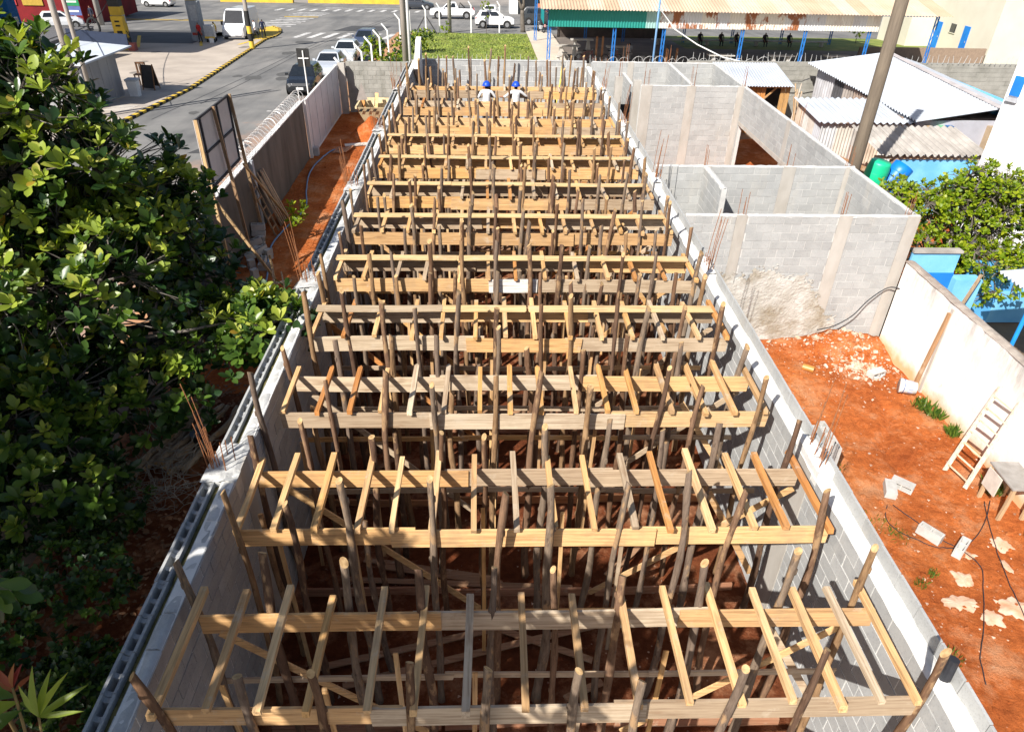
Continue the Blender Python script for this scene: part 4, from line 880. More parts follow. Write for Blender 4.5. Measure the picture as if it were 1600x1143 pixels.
def build_right():
    # peeling white boundary wall
    W = thing('boundary_wall', 'white painted boundary wall with peeling patches beside the red soil yard', 'wall', (12.95, 8, 0)); PW = peeled()
    mb = MB(); n = 60; vs = []; fs = []                          # slightly wavy old render
    for j in range(n + 1):
        y = -2 + 16.45 * j / n
        for k in range(9): z = -.1 + 2.3 * k / 8; vs.append((12.88 + .02 * fbm(y, z, .8), y, z))
    for j in range(n):
        for k in range(8): q = j * 9 + k; fs.append((q, q + 9, q + 10, q + 1))
    mb.add(vs, fs); mb.b2(12.92, 13.06, -2, 14.45, -.1, 2.19); mb.b2(12.885, 13.05, 14.38, 14.452, -.1, 2.19); mb.obj('wall', PW, W)
    rough_strip(12.86, 13.08, -2, 14.46, 2.215, amp=.02, nx=3).obj('broken_coping', M('dirty_coping', (.4, .35, .3), (.25, .2, .17), ns=3, world=True, bmp=.5), W)
    MB().b2(12.84, 12.885, 12.35, 12.43, .0, 2.1).obj('render_rib', M('grey_render', (.5, .46, .42), (.42, .38, .34), ns=3), W)
    tag(board(None, (12.72, 12.45, .0), (12.82, 12.4, 2.0), .07, .06, (0, 1, 0), WZ, 'leaning_stake', (.4, .24, .13)), 'brown stake leaning upright on the white wall by the bucket', 'stake')
    # ladder
    l = thing('white_ladder', 'white wooden ladder leaning on the white boundary wall', 'ladder', (12.3, 9.7, 0))
    a0, a1 = Vector((12.05, 9.86, .02)), Vector((12.78, 10.35, 1.62)); b0, b1 = Vector((12.15, 9.36, .02)), Vector((12.84, 9.85, 1.62))
    for p, q in ((a0, a1), (b0, b1)): board(l, p, q, .035, .075, (-.8, .1, .6), WZ, 'rail', (.68, .62, .53))
    for k in range(7): t = (k + .5) / 7.3; board(l, a0.lerp(a1, t), b0.lerp(b1, t), .03, .06, (-.8, 0, .6), WY, 'rung', (.64, .52, .38))
    # paint bucket lying on its side
    b = thing('paint_bucket', 'white plastic paint bucket lying on its side by the wall', 'bucket', (12.4, 12.3, 0)); ax = Vector((-.35, .12, .02)).normalized(); p0 = Vector((12.62, 12.22, .17))
    z = EZ(12.4, 12.3)
    MB().tube([p0 + Vector((0, 0, z)), p0 + ax * .3 + Vector((0, 0, z)), p0 + ax * .33 + Vector((0, 0, z)), p0 + ax * .31 + Vector((0, 0, z)), p0 + ax * .04 + Vector((0, 0, z))], [.135, .155, .165, .145, .12], 20).obj('body', PLAS, b, smooth=True, color=(.74, .74, .74))
    MB().tube([p0 + ax * .25 + Vector((0, 0, z)), p0 + ax * .27 + Vector((0, 0, z))], [.159, .16], 20, caps=False).obj('rim_band', PLAS, b, color=(.1, .15, .3)); MB().tube([p0 + ax * .07 + Vector((0, 0, z)), p0 + ax * .17 + Vector((0, 0, z))], [.144, .151], 10, caps=False).obj('printed_label', PLAS, b, color=(.35, .4, .55))
    # loose hollow blocks, each lying its own way
    HB = bpy.data.meshes['hollow_block']
    for (x, y, rot, lab) in ((10.72, 9.32, (0, 0, 1.35), 'loose grey block lying solid side up on red soil, beside a hollow one'), (11.02, 9.45, (1.57, 0, -.75), 'flat hollow block beside the solid grey block on red soil'),
                             (10.86, 8.2, (0, 0, -.95), 'hollow block lying alone on red soil below the cable loop'), (11.2, 7.86, (0, 0, .75), 'hollow block with a cable running across it'), (12.15, 13.0, (1.57, 0, .4), 'hollow block at the foot of the rubble heap')):
        o = bpy.data.objects.new('hollow_block', HB); C.objects.link(o); o.location = (x, y, EZ(x, y) + (.1 if rot[0] == 0 else .075)); o.rotation_euler = rot; o.color = (.5, .5, .5, 1); tag(o, lab, 'block')
        if 'solid' in lab and 'beside a' in lab: o.rotation_euler = (1.57, 0, 1.2); o.data = MB().b2(-.195, .195, -.07, .07, -.095, .095).mesh('hollow_block', MATS['loose_block'])
    k = 0
    for row in range(3):                                         # the small stack against the wall
        for i in range(2):
            for lv in range(6 - row):
                if lv > 3 and i: continue
                o = bpy.data.objects.new('hollow_block', HB); C.objects.link(o); x, y = 9.3 + row * .17, 9.5 + i * .42 + row * .12; o.location = (x, y, .13 + lv * .2); o.rotation_euler = (0, 0, 1.57 + U(-.04, .04)); tag(o, 'hollow block in the stepped stack on soil behind the right block wall', 'block', 'stepped block stack behind the right wall'); k += 1
    # rickety table
    t = thing('plank_table', 'rickety grey plank table with wooden legs against the white wall', 'table', (12.5, 8.9, 0))
    MB().box((12.5, 8.88, .76), (.5, .72, .03), rz=-.05).obj('table_top', M('grey_ply', (.33, .31, .29), (.24, .22, .2), ns=5, bmp=.3), t)
    for x, y in ((12.3, 8.58), (12.3, 9.15), (12.72, 8.58), (12.72, 9.15)): board(t, (x, y, EZ(x, y)), (x, y, .75), .06, .05, (0, 1, 0), WZ, 'leg', (.5, .36, .22))
    MB().b2(12.26, 12.28, 8.85, 9.2, .3, .7).obj('side_board', M('pale_board', (.6, .56, .5), (.5, .45, .4)), t)
    # dried mortar spills, thin crusts
    SPILL = M('mortar_spill', (.6, .44, .33), (.5, .27, .16), ns=4, world=True, bmp=.6)
    for i, (x, y, rx, ry, lab) in enumerate(((10.62, 6.85, .36, .2, 'long pale mortar spill on red soil right of the wall'), (11.0, 6.58, .2, .17, 'small pale mortar spill between two larger ones'), (11.45, 6.75, .28, .25, 'pale mortar spill with a soil hole at the right edge'),
                                        (10.95, 7.3, .17, .19, 'jagged pale mortar spill below the hollow block'), (11.28, 7.8, .2, .12, 'round mortar spill beside the cabled block'), (11.8, 7.55, .08, .2, 'narrow mortar smear near the table'), (12.0, 8.0, .2, .2, 'orange-tinted mortar lump by the table'))):
        mb = MB(); m_ = 44; vs = [(x, y, EZ(x, y) + .02)]
        for q in range(m_): a = 2 * math.pi * q / m_; f = .82 + .3 * fbm(math.cos(a) * 1.3 + i * 7, math.sin(a) * 1.3, 1.4) + .1 * fbm(math.cos(a) * 4 + i * 3, math.sin(a) * 4, 2); vs.append((x + rx * f * math.cos(a), y + ry * f * math.sin(a), EZ(x + rx * f * math.cos(a), y + ry * f * math.sin(a)) + .008)); 
        for q in range(m_): a = 2 * math.pi * q / m_; vs.append((x + rx * .5 * math.cos(a), y + ry * .5 * math.sin(a), EZ(x + rx * .5 * math.cos(a), y + ry * .5 * math.sin(a)) + .022 + .01 * fbm(a * 2, i, 2)))
        for q in range(m_): r_ = (q + 1) % m_; mb_f = (1 + q, 1 + r_, 1 + m_ + r_, 1 + m_ + q); vs; mb.f.append(mb_f); mb.m.append(0); mb.f.append((1 + m_ + q, 1 + m_ + r_, 0)); mb.m.append(0)
        mb.v = [Vector(p) for p in vs]; tag(mb.obj('mortar_spill', SPILL, smooth=True), lab, 'mortar spill')
    # rubble at the foot of the block house
    mb = MB()
    for i in range(620):
        a = U(0, 6.28); q = abs(R.gauss(0, .5)); x, y = 11.95 + math.cos(a) * q * 1.1, 13.35 + math.sin(a) * q; x = min(x, 12.75)
        if i % 4 == 0: x, y = U(9.6, 12.6), 14.5 - abs(R.gauss(0, .22))
        y = min(y, 14.56); s = .012 + .055 * R.random() ** 3.5
        mb.box((x, y, EZ(x, y) + s * .25), (s * U(.8, 2), s * U(.8, 2), s * U(.4, 1)), rot=Matrix.Rotation(U(0, 3), 3, Vector((U(-1, 1), U(-1, 1), 1)).normalized()))
    o = mb.obj('rubble', M('white_rubble', (.58, .5, .42), (.42, .24, .14), ns=6, world=True, rnd=.15)); o['kind'] = 'stuff'; o['label'] = 'white plaster rubble on the red spoil heap'
    tag(MB().tube([(12.15 + .13 * math.cos(q * .35), 13.0 + .13 * math.sin(q * .35), EZ(12.15, 13) + .05 + .02 * math.sin(q * .35)) for q in range(19)], .012, 6).obj('plastic_ring', PLAS, color=(.75, .72, .68)), 'pale plastic ring lying on the rubble', 'ring')
    tag(MB().tube([(10.55, 13.25, EZ(10.55, 13.25) + .06), (10.75, 13.1, EZ(10.75, 13.1) + .06)], [.07, .075], 10).obj('pot_shard', PLAS, color=(.5, .22, .05)), 'orange broken tile on the soil before the plastered wall', 'tile')
    # cables
    def cable(name, pts, lab, r=.008):
        P = [(p.x, p.y, EZ(p.x, p.y) + .03) for p in smooth_path([(x, y, 0) for x, y in pts])]
        tag(MB().tube(P, r, 5).obj(name, M('black_plastic', (.03, .033, .04)), smooth=True), lab, 'cable')
    cable('black_cable', [(10.5, 8.95), (10.32, 8.6), (10.5, 8.2), (10.9, 7.95), (11.3, 7.95), (11.7, 8.2), (12.1, 8.6), (12.4, 9.0)], 'black cable looping over red soil toward the table')
    cable('black_cable', [(10.6, 8.95), (11.0, 8.2), (11.25, 7.85), (11.35, 7.5), (11.1, 7.0), (10.75, 6.4), (10.4, 5.9), (10.25, 5.5)], 'black cable crossing the hollow block toward the right wall')
    cable('black_cable', [(12.3, 9.0), (12.0, 8.3), (11.75, 7.6), (11.55, 6.9), (11.4, 6.2), (11.35, 5.6), (11.3, 5.0)], 'straight black cable from the table toward the bottom right')
    tag(MB().tube(smooth_path([(12.93, 14.3, 1.55), (12.7, 14.5, 1.5), (12.3, 14.45, 1.2), (12.0, 14.4, .8), (11.6, 14.35, .55), (11.2, 14.3, .47)]), .014, 6).obj('black_cable', M('black_plastic', (.03, .033, .04)), smooth=True), 'black cable sagging from the wall corner across the block front', 'cable')

    # ---------------- neighbour behind the white wall
    nb = thing('blue_yard_wall', 'pale blue and deep blue panelled wall behind the white boundary wall', 'wall', (15, 15.2, 0))
    MB().b2(13.4, 14.55, 15.1, 15.2, 0, 2.12).obj('wall', BLUEW, nb); MB().b2(13.75, 14.56, 15.085, 15.1, .95, 1.6).obj('deep_blue_panel', DBLUE, nb); MB().b2(13.38, 14.57, 15.05, 15.25, 2.12, 2.18).obj('capping', FIBRE, nb)
    MB().b2(14.55, 15.2, 14.9, 15.2, 0, 1.5).obj('wall', BLUEW, nb); MB().b2(15.2, 19, 15.5, 15.6, 0, 1.7).obj('wall', M('bush_shade_blue', (.1, .36, .68), (.07, .28, .58), ns=1.5, world=True), nb); MB().b2(16.2, 19, 15.48, 15.5, 0, .9).obj('wall', BLUEW, nb)  # same pale blue wall, the bush's shadow put into its darker blue
    board(nb, (14.55, 14.6, .3), (14.95, 14.7, 1.75), .06, .05, (0, 1, 0), WZ, 'leaning_stick', (.4, .3, .2))
    sh = thing('corrugated_awning', 'white corrugated awning on blue pipe posts at the right edge', 'awning', (15.6, 12.5, 0))
    sheets(sh, (14.55, 13.75, 2.3), (14.75, 11.6, 2.2), (18, 11.6, 2.55), (18, 13.75, 2.6), 2, 9, .03, WT)
    for x, y in ((14.75, 12.75), (17.5, 12.7)): MB().tube([(x, y, 0), (x, y, 2.3)], .045, 10).obj('post', PLAS, sh, color=(.02, .28, .75))
    # shrub tree beside the house is grown with the other plants
    # white tower block
    t = thing('white_building', 'tall white rendered building cut off by the right edge', 'building', (22, 22, 0)); WR = M('white_render', (.86, .86, .88), (.82, .82, .84), ns=.6, world=True)
    fp = [(17.63, 20.0), (17.8, 19.5), (27, 19.5), (27, 25), (21.5, 25)]; MB().add([(x, y, -.1) for x, y in fp] + [(x, y, 11) for x, y in fp], [(4, 3, 2, 1, 0), (5, 6, 7, 8, 9)] + [(i, (i + 1) % 5, 5 + (i + 1) % 5, 5 + i) for i in range(5)]).obj('wall', WR, t)
    MB().bar((17.62, 19.9, 4.55), (17.74, 19.6, 4.55), .12, .1).obj('window_sill', M('sill_grey', (.45, .46, .5)), t); MB().bar((17.64, 19.87, 4.9), (17.74, 19.62, 4.9), .06, .5).obj('blue_window', DBLUE, t)
    # shed with blue wall and fibre cement roof
    s = thing('blue_shed', 'low shed with rough blue wall under a thick wavy grey roof', 'shed', (18, 24, 0))
    MB().b2(16.95, 19.6, 22.9, 23.05, 0, 2.0).obj('wall', BLUEW, s); MB().b2(16.75, 16.94, 22.85, 23.1, 0, 2.02).obj('timber_post', WZ, s, color=(.36, .28, .22)); MB().b2(16.4, 16.72, 22.95, 23.0, 0, 1.2).obj('pale_board', WZ, s, color=(.6, .56, .5))
    for i in range(4): sheets(s, (16.2 + i * .92, 22.7, 2.1), (17.14 + i * .92, 22.7, 2.1), (17.0 + i * .92, 24.9, 2.45), (16.06 + i * .92, 24.9, 2.45), 1, 4, .055, FIBRE)
    board(s, (16.1, 22.9, 1.98), (19.7, 22.9, 1.98), .08, .1, (0, 0, 1), WX, 'rafter', (.4, .3, .2))
    # planks leaning under it
    for i in range(6): tag(board(None, (16.6 + .05 * i, 23.0 - .12 * i + .3, .6 + .13 * i), (14.7 + .1 * i, 23.9 - .15 * i + .3, .9 + .17 * i), .22, .04, (0, -.5, 1), WX, 'old_plank', R.choice(((.3, .17, .09), (.36, .2, .1), (.24, .14, .09)))), 'dark brown plank stacked behind the two barrels', 'plank', 'planks stacked behind the barrels')
    sr = thing('sawhorse', 'rough plank rack carrying the two barrels', 'rack', (15.6, 21.6, 0))
    MB().b2(14.9, 16.7, 21.2, 22.3, 1.17, 1.25).obj('deck', WX, sr, color=(.3, .2, .12))
    for x in (15.0, 16.6):
        for y in (21.3, 22.2): MB().b2(x - .05, x + .05, y - .05, y + .05, 0, 1.17).obj('leg', WZ, sr, color=(.3, .2, .12))
    def barrel(name, label, base, axis, col, op):
        b_ = thing(name, label, 'barrel', base); ax_ = Vector(axis).normalized(); p = Vector(base)
        prof = [(0, .3), (.03, .33), (.12, .34), (.3, .345), (.5, .348), (.75, .342), (.9, .32), (.97, .3)] if not op else [(0, .28), (.05, .31), (.2, .33), (.45, .34), (.7, .335), (.9, .33), (.91, .315), (.85, .31), (.3, .3)]
        MB().tube([p + ax_ * h for h, r_ in prof], [r_ for h, r_ in prof], 24).obj('body', PLAS, b_, smooth=True, color=col)
        for h in (.28, .62): MB().tube([p + ax_ * (h - .02), p + ax_ * h, p + ax_ * (h + .02)], [.336, .356, .336], 24, caps=False).obj('hoop', PLAS, b_, smooth=True, color=col)
    barrel('green_barrel', 'bright green plastic barrel upside down behind the block house', (15.5, 21.6, 1.3), (.12, -.05, 1), (.01, .5, .25), False)
    barrel('blue_barrel', 'bright blue open plastic barrel tilted beside the green one', (16.0, 21.65, 1.32), (.5, .1, .72), (.005, .18, .62), True)
    cr = thing('wooden_crate', 'small slatted wooden crate behind the pole foot', 'crate', (14.6, 23, 0))
    for i in range(5): MB().b2(14.3 + .16 * i, 14.4 + .16 * i, 22.6, 22.63, 1.2, 1.9).obj('slat', WZ, cr, color=(.35, .2, .11))
    for z_ in (1.22, 1.85): MB().b2(14.28, 15.06, 22.63, 22.66, z_ - .04, z_ + .04).obj('rail', WX, cr, color=(.4, .24, .13))
    MB().b2(14.25, 15.1, 22.6, 23.3, 0, 1.18).obj('base_box', WX, cr, color=(.3, .2, .14))
    # pole
    tag(MB().tube([(13.98, 20.0, -.1), (13.97, 20, 3), (13.96, 20.0, 10.5)], [.19, .18, .15], 14).obj('utility_pole', M('pole_wood', (.17, .135, .1), (.12, .095, .072), ns=3, scale=(8, 8, .6), bmp=.4), smooth=True), 'thick brown utility pole rising behind the block house', 'pole')
    # small corrugated shed
    s = thing('corrugated_shed', 'small shed of mismatched corrugated sheets with pale tin roof behind the pole', 'shed', (17, 27.5, 0))
    gc = [(.5, .52, .54), (.56, .53, .48), (.42, .4, .38), (.55, .45, .36), (.6, .6, .58), (.5, .46, .42), (.44, .46, .5), (.58, .5, .42)]
    sheets(s, (15.75, 26.5, 0), (19.4, 26.5, 0), (19.4, 26.5, 2.12), (15.75, 26.5, 2.12), 6, 5, .025, TIN, 'wall_sheet', 0, gc)
    sheets(s, (15.75, 29.0, 0), (15.75, 26.5, 0), (15.75, 26.5, 2.15), (15.75, 29.0, 2.3), 4, 4, .02, TIN, 'wall_sheet', 0, gc[3:])
    sheets(s, (15.55, 26.3, 2.18), (19.5, 26.3, 2.18), (19.5, 29.1, 2.42), (15.55, 29.1, 2.42), 4, 4, .04, WT)
    # big white roofed shed
    s = thing('white_roofed_shed', 'large shed under a bright white corrugated roof by the back wall', 'shed', (20, 31, 0))
    MB().b2(18.9, 22.8, 26.9, 35.0, 0, 2.25).obj('wall', M('brown_board', (.33, .25, .2), (.24, .18, .15), ns=2, world=True), s)
    sheets(s, (18.87, 35, 0), (18.87, 27, 0), (18.87, 27, 2.25), (18.87, 35, 2.45), 8, 4, .02, TIN, 'wall_sheet', 0, [(.5, .5, .53), (.55, .55, .58), (.1, .1, .11), (.4, .36, .33), (.36, .28, .23), (.34, .26, .21), (.36, .28, .24), (.33, .25, .2)])
    A, B_, Cc, D = (18.45, 35.4, 2.58), (21.75, 34.7, 3.2), (22.25, 26.4, 2.72), (18.95, 25.9, 2.36)
    sheets(s, D, A, B_, Cc, 9, 5, .04, WT); sheets(s, (22.25, 26.4, 2.70), (21.75, 34.7, 3.18), (23.4, 34.9, 2.75), (24.0, 26.8, 2.3), 9, 5, .04, WT)
    MB().bar((22.25, 26.4, 2.76), (21.75, 34.7, 3.25), .25, .03).obj('ridge_cap', M('ridge_tin', (.5, .46, .46), (.38, .35, .35), ns=3), s)
    MB().b2(19.2, 24, 26.3, 26.4, 0, 2.3).obj('front_wall', M('lilac_grey', (.45, .45, .5), (.36, .36, .4), ns=1, world=True), s)
    for x, c_ in ((19.6, (.55, .4, .25)), (20.1, (.2, .5, .3)), (20.4, (.05, .15, .35)), (22.0, (.4, .3, .2)), (22.6, (.5, .4, .3))): MB().b2(x - .12, x + .12, 26.1, 26.3, 1.2, 2.15).obj('hung_board', OBJC, s, color=c_)
    tag(MB().b2(23.8, 24.0, 27, 35.2, 0, 2.5).obj('blue_panel_wall', BLUEW), 'light blue panel edge behind the white roofed shed', 'wall')
    for i in range(7): tag(board(None, (23.6 + .05 * i, 26.8 + .2 * i, 2.4 + .07 * i), (25.6, 27.2 + .25 * i, 2.5 + .06 * i), .25, .05, (0, 0, 1), WX, 'old_plank', (.4 + U(-.05, .05), .27, .17)), 'weathered plank in the pile on top of the far shed', 'plank', 'planks piled on the far shed')
    # shed with tin roof and timber front
    s = thing('timber_shed', 'small timber-fronted shed with pale sheet roof beside the block rooms', 'shed', (15.6, 34, 0))
    sheets(s, (13.7, 32.5, 2.1), (16.9, 32.5, 2.1), (17.05, 35.7, 2.5), (14.0, 35.7, 2.5), 4, 6, .02, WT)
    for i in range(9):
        x = 14.9 + i * .22
        if 4 <= i <= 6: continue
        MB().b2(x, x + .2, 32.8, 32.83, 0, 2.05).obj('plank', WZ, s, color=(.55, .24, .07) if i < 4 else (.5, .3, .12))
    MB().b2(14.9, 16.8, 33.4, 33.45, 0, 2.0).obj('dark_back', BLK, s); board(s, (14.8, 32.8, 2.02), (16.9, 32.8, 2.02), .06, .08, (0, 0, 1), WX, 'lintel', (.55, .28, .1)); board(s, (15.6, 32.78, 1.4), (16.2, 32.78, 2.0), .05, .07, (0, 0, 1), WX, 'diagonal', (.5, .3, .14))
    for i in range(9): tag(MB().tube([(17.0 + U(0, .5), 32.2 + U(-.3, .5), 0), (16.9 + U(0, .5), 32.3 + U(-.3, .6), U(1.3, 2.2))], .03, 6).obj('scrap_stick', WZ, color=R.choice(((.5, .38, .25), (.42, .28, .16), (.55, .5, .44)))), 'scrap stick propped in the heap beside the timber shed', 'stick', 'scrap sticks heaped beside the timber shed')
    tag(MB().tube([(17.05, 35.2, 2.1), (17.6, 35.4, 1.75), (18.4, 35.4, 1.75), (18.9, 35.3, 2.0)], .02, 5).obj('black_cable', M('black_plastic', (.03, .033, .04))), 'black cable sagging between the timber shed and the white roof', 'cable')
build_right()
# ================================================================== STREET AND BACKGROUND
TILT = math.atan(.05)
def on_slope(o, x, y, rz, dz=0.0):
    o.matrix_world = Matrix.Translation((x, y, gz(y) - .05 + dz)) @ Matrix.Rotation(-TILT, 4, 'X') @ Matrix.Rotation(rz, 4, 'Z'); return o
def wheel(root, x, y, r, w_=.2):
    t = MB().tube([(x - w_ / 2, y, r), (x - w_ / 2 + .02, y, r), (x + w_ / 2 - .02, y, r), (x + w_ / 2, y, r)], [r * .9, r, r, r * .9], 20).obj('wheel', RUBBER, root, local=True)
    s = 1 if x > 0 else -1; xo = x + s * (w_ / 2 + .004)
    m = MB(); m.tube([(xo - s * .02, y, r), (xo, y, r)], [r * .64, r * .6], 16)
    m.obj('rim', CHROME, t, local=True)
def car(label, x, y, rz, col, kind='hatch', group=None, plate=(.6, .6, .6)):
    root = thing('parked_car' if kind not in ('van',) else 'parked_van', label, 'van' if kind == 'van' else 'pickup' if kind == 'pickup' else 'car', (0, 0, 0), 0, group)
    # stations: y, z bottom, z top, half width
    D = dict(
        hatch=([(-1.93, .34, .56, .60), (-1.86, .24, .70, .74), (-1.5, .2, .84, .81), (-.95, .2, .95, .83), (.2, .2, .96, .84), (1.3, .2, .97, .82), (1.75, .24, .97, .78), (1.93, .36, .86, .66)],
               [-.95, 1.8, .96, .77, -.25, 1.4, 1.46, .58], 1.22, .3),
        sedan=([(-2.1, .34, .56, .62), (-2.02, .24, .70, .76), (-1.6, .2, .82, .83), (-.95, .2, .93, .85), (.3, .2, .94, .85), (1.3, .2, .97, .84), (2.0, .24, .98, .78), (2.12, .36, .86, .66)],
               [-.98, 1.55, .95, .78, -.3, 1.0, 1.43, .58], 1.3, .31),
        suv=([(-2.08, .42, .74, .66), (-2.0, .3, .9, .8), (-1.6, .26, 1.02, .86), (-1.0, .25, 1.1, .87), (.3, .25, 1.12, .88), (1.4, .26, 1.14, .86), (1.9, .3, 1.14, .82), (2.08, .42, 1.0, .7)],
             [-1.02, 1.95, 1.1, .81, -.25, 1.6, 1.66, .62], 1.27, .35),
        pickup=([(-2.6, .45, .82, .7), (-2.52, .34, .98, .84), (-2.0, .3, 1.08, .92), (-1.2, .3, 1.14, .93), (.6, .3, 1.16, .93), (.62, .3, 1.12, .93), (2.4, .32, 1.12, .92), (2.6, .45, 1.1, .86)],
                [-1.22, .72, 1.14, .84, -.5, .45, 1.76, .64], 1.65, .39),
        van=([(-2.6, .4, .8, .78), (-2.5, .3, .98, .92), (-2.2, .27, 1.18, .97), (-1.9, .27, 1.25, .98), (.5, .27, 1.28, .99), (2.0, .27, 1.28, .99), (2.5, .3, 1.28, .97), (2.6, .4, 1.2, .9)],
             [-1.92, 2.56, 1.24, .95, -1.3, 2.5, 2.42, .8], 1.7, .34))[kind]
    st, cab, wb, wr = D
    mb = MB(); vs = []; n = 10
    for (yy, zb, zt, hw) in st:
        zm = zb + (zt - zb) * .55
        vs += [(-hw * .86, yy, zb), (-hw, yy, zb + .12), (-hw * 1.0, yy, zm), (-hw * .95, yy, zt - .05), (-hw * .8, yy, zt), (hw * .8, yy, zt), (hw * .95, yy, zt - .05), (hw, yy, zm), (hw, yy, zb + .12), (hw * .86, yy, zb)]
    fs = [tuple(range(n - 1, -1, -1)), tuple((len(st) - 1) * n + i for i in range(n))]
    for i in range(len(st) - 1):
        for j in range(n): fs.append((i * n + j, i * n + (j + 1) % n, (i + 1) * n + (j + 1) % n, (i + 1) * n + j))
    mb.add(vs, fs); body = mb.obj('body', OBJG, root, color=col, local=True)
    ya, yb, zb, hb, yc, yd, zt, ht = cab
    lo = [Vector(p) for p in ((-hb, ya, zb - .02), (hb, ya, zb - .02), (hb, yb, zb - .02), (-hb, yb, zb - .02))]; hi = [Vector(p) for p in ((-ht, yc, zt - .05), (ht, yc, zt - .05), (ht, yd, zt - .05), (-ht, yd, zt - .05))]
    cr = [Vector((p.x * .82, p.y + (.1 if p.y < (yc + yd) / 2 else -.1), zt)) for p in hi]
    m = MB(); m.add(lo + hi + cr, [(i, (i + 1) % 4, 4 + (i + 1) % 4, 4 + i) for i in range(4)] + [(4 + i, 4 + (i + 1) % 4, 8 + (i + 1) % 4, 8 + i) for i in range(4)] + [(8, 9, 10, 11)])
    m.obj('cabin', OBJG, root, color=col if kind != 'van' else (.62, .64, .66), local=True)
    def pane(name, a, b, c, d, u0, u1, v0, v1, off):
        q = lambda u, v: (a.lerp(b, u)).lerp(d.lerp(c, u), v) + off
        MB().quad(q(u0, v0), q(u1, v0), q(u1, v1), q(u0, v1)).obj(name, GLASS, root, local=True)
    f = .008
    pane('windscreen', lo[0], lo[1], hi[1], hi[0], .06, .94, .08, .93, Vector((0, -f, f * .6)))
    pane('rear_window', lo[2], lo[3], hi[3], hi[2], .1, .9, .25, .9, Vector((0, f, f * .6)))
    if kind != 'van': spans = ((.1, .47), (.51, .86))
    else: spans = ((.04, .2),)
    for a, b in spans: pane('side_window', lo[1], lo[2], hi[2], hi[1], a, b, .14, .9, Vector((f, 0, f * .3)))
    if kind != 'van': spans = ((.14, .49), (.53, .9))
    else: spans = ((.8, .96),)
    for a, b in spans: pane('side_window', lo[3], lo[0], hi[0], hi[3], a, b, .14, .9, Vector((-f, 0, f * .3)))
    y0, zf = st[1][0], st[1][2]; hw = st[1][3]
    for s in (-1, 1):
        MB().hexa([(s * hw * .55, y0 - .06, zf - .16), (s * hw * .93, y0 + .1, zf - .14), (s * hw * .97, y0 + .3, zf - .1), (s * hw * .6, y0 + .1, zf - .14), (s * hw * .58, y0 - .03, zf - .02), (s * hw * .93, y0 + .12, zf - .01), (s * hw * .98, y0 + .32, zf + .02), (s * hw * .62, y0 + .12, zf - .01)]).obj('headlight', LAMP, root, local=True)
        yr = st[-1][0]; MB().box((s * st[-2][3] * .86, yr - .12, st[-1][2] - .06), (.16, .14, .22)).obj('tail_light', OBJG, root, color=(.4, .01, .01), local=True)
        MB().box((s * (hb + .12), ya + .25, zb + .07), (.18, .08, .13) if kind != 'van' else (.2, .1, .3)).obj('wing_mirror', OBJG, root, color=col if kind != 'van' else (.03, .03, .03), local=True)
        MB().box((s * (st[3][3] + .004), .1, st[3][2] - .14), (.02, .16, .025)).obj('door_handle', OBJG, root, color=tuple(c * .7 for c in col), local=True)
        for yy in (-wb, wb):
            wheel(root, s * (st[3][3] - .09), yy, wr)
            MB().tube([(s * (st[3][3] + .004), yy, wr + .02), (s * (st[3][3] + .009), yy, wr + .02)], wr * 1.16, 20).obj('wheel_arch', BLK, root, local=True)
    MB().box((0, y0 - .035, zf - .2), (hw * .9, .06, .1)).obj('grille', BLK, root, local=True)
    MB().box((0, st[0][0] - .012, .43), (.4, .02, .13)).obj('licence_plate', OBJC, root, color=plate, local=True)
    MB().box((0, st[0][0] + .03, .36), (hw * 1.5, .08, .14)).obj('bumper', OBJC, root, color=(.12, .12, .13) if kind in ('van', 'pickup') else tuple(c * .8 for c in col), local=True)
    if kind == 'pickup':
        MB().b2(-.76, .76, .78, 2.5, 1.121, 1.124).obj('bed', BLK, root, local=True)
        for s in (-1, 1): MB().tube([(s * .7, .8, 1.12), (s * .68, .9, 1.65), (s * .7, 1.5, 1.13)], .035, 8).obj('roll_bar', BLK, root, local=True)
    if kind == 'suv':
        for s in (-1, 1): MB().tube([(s * .58, -.2, 1.66), (s * .58, 0, 1.72), (s * .58, 1.3, 1.72), (s * .58, 1.5, 1.66)], .018, 6).obj('roof_rail', CHROME, root, local=True)
        MB().b2(-.86, .86, -2.0, 2.0, .24, .4).obj('sill_cladding', BLK, root, local=True)
    on_slope(root, x, y, rz)
    return root
GP = 'cars parked along the street'
car('black hatchback with pale bonnet front, nearest of the parked cars beside the gate', -7.45, 44.3, .04, (.012, .014, .018), 'hatch', GP)
car('silver grey sedan parked second in line behind the black car', -7.1, 50.2, .02, (.42, .45, .5), 'sedan', GP)
car('pale silver sedan parked third in line, ahead of the dark blue car', -7.05, 56.4, .0, (.5, .53, .56), 'sedan', GP)
car('dark blue-grey car at the far end of the parked line, by the crossing', -6.75, 63.6, -.05, (.05, .065, .11), 'hatch', GP)
car('white compact SUV parked side-on beyond the lawn', 4.0, 82.0, rad(90), (.74, .74, .75), 'suv')
car('white pickup truck side-on behind the concrete pole', -.9, 91.5, rad(-88), (.74, .74, .75), 'pickup')
car('white van facing the camera at the filling station', -18.8, 70.0, 0, (.72, .72, .73), 'van')
car('white hatchback parked by the red shop front', -37.5, 75.5, rad(115), (.7, .72, .75), 'hatch')
car('white car parked farthest left on the cross street', -44.5, 101, rad(-85), (.72, .72, .72), 'suv'); car('white car on the cross street, right of the other one', -38.6, 101.5, rad(-95), (.7, .7, .7), 'hatch')
car('dark car half cut off by the top edge beyond the junction', -6.0, 104, rad(88), (.03, .035, .045), 'sedan')
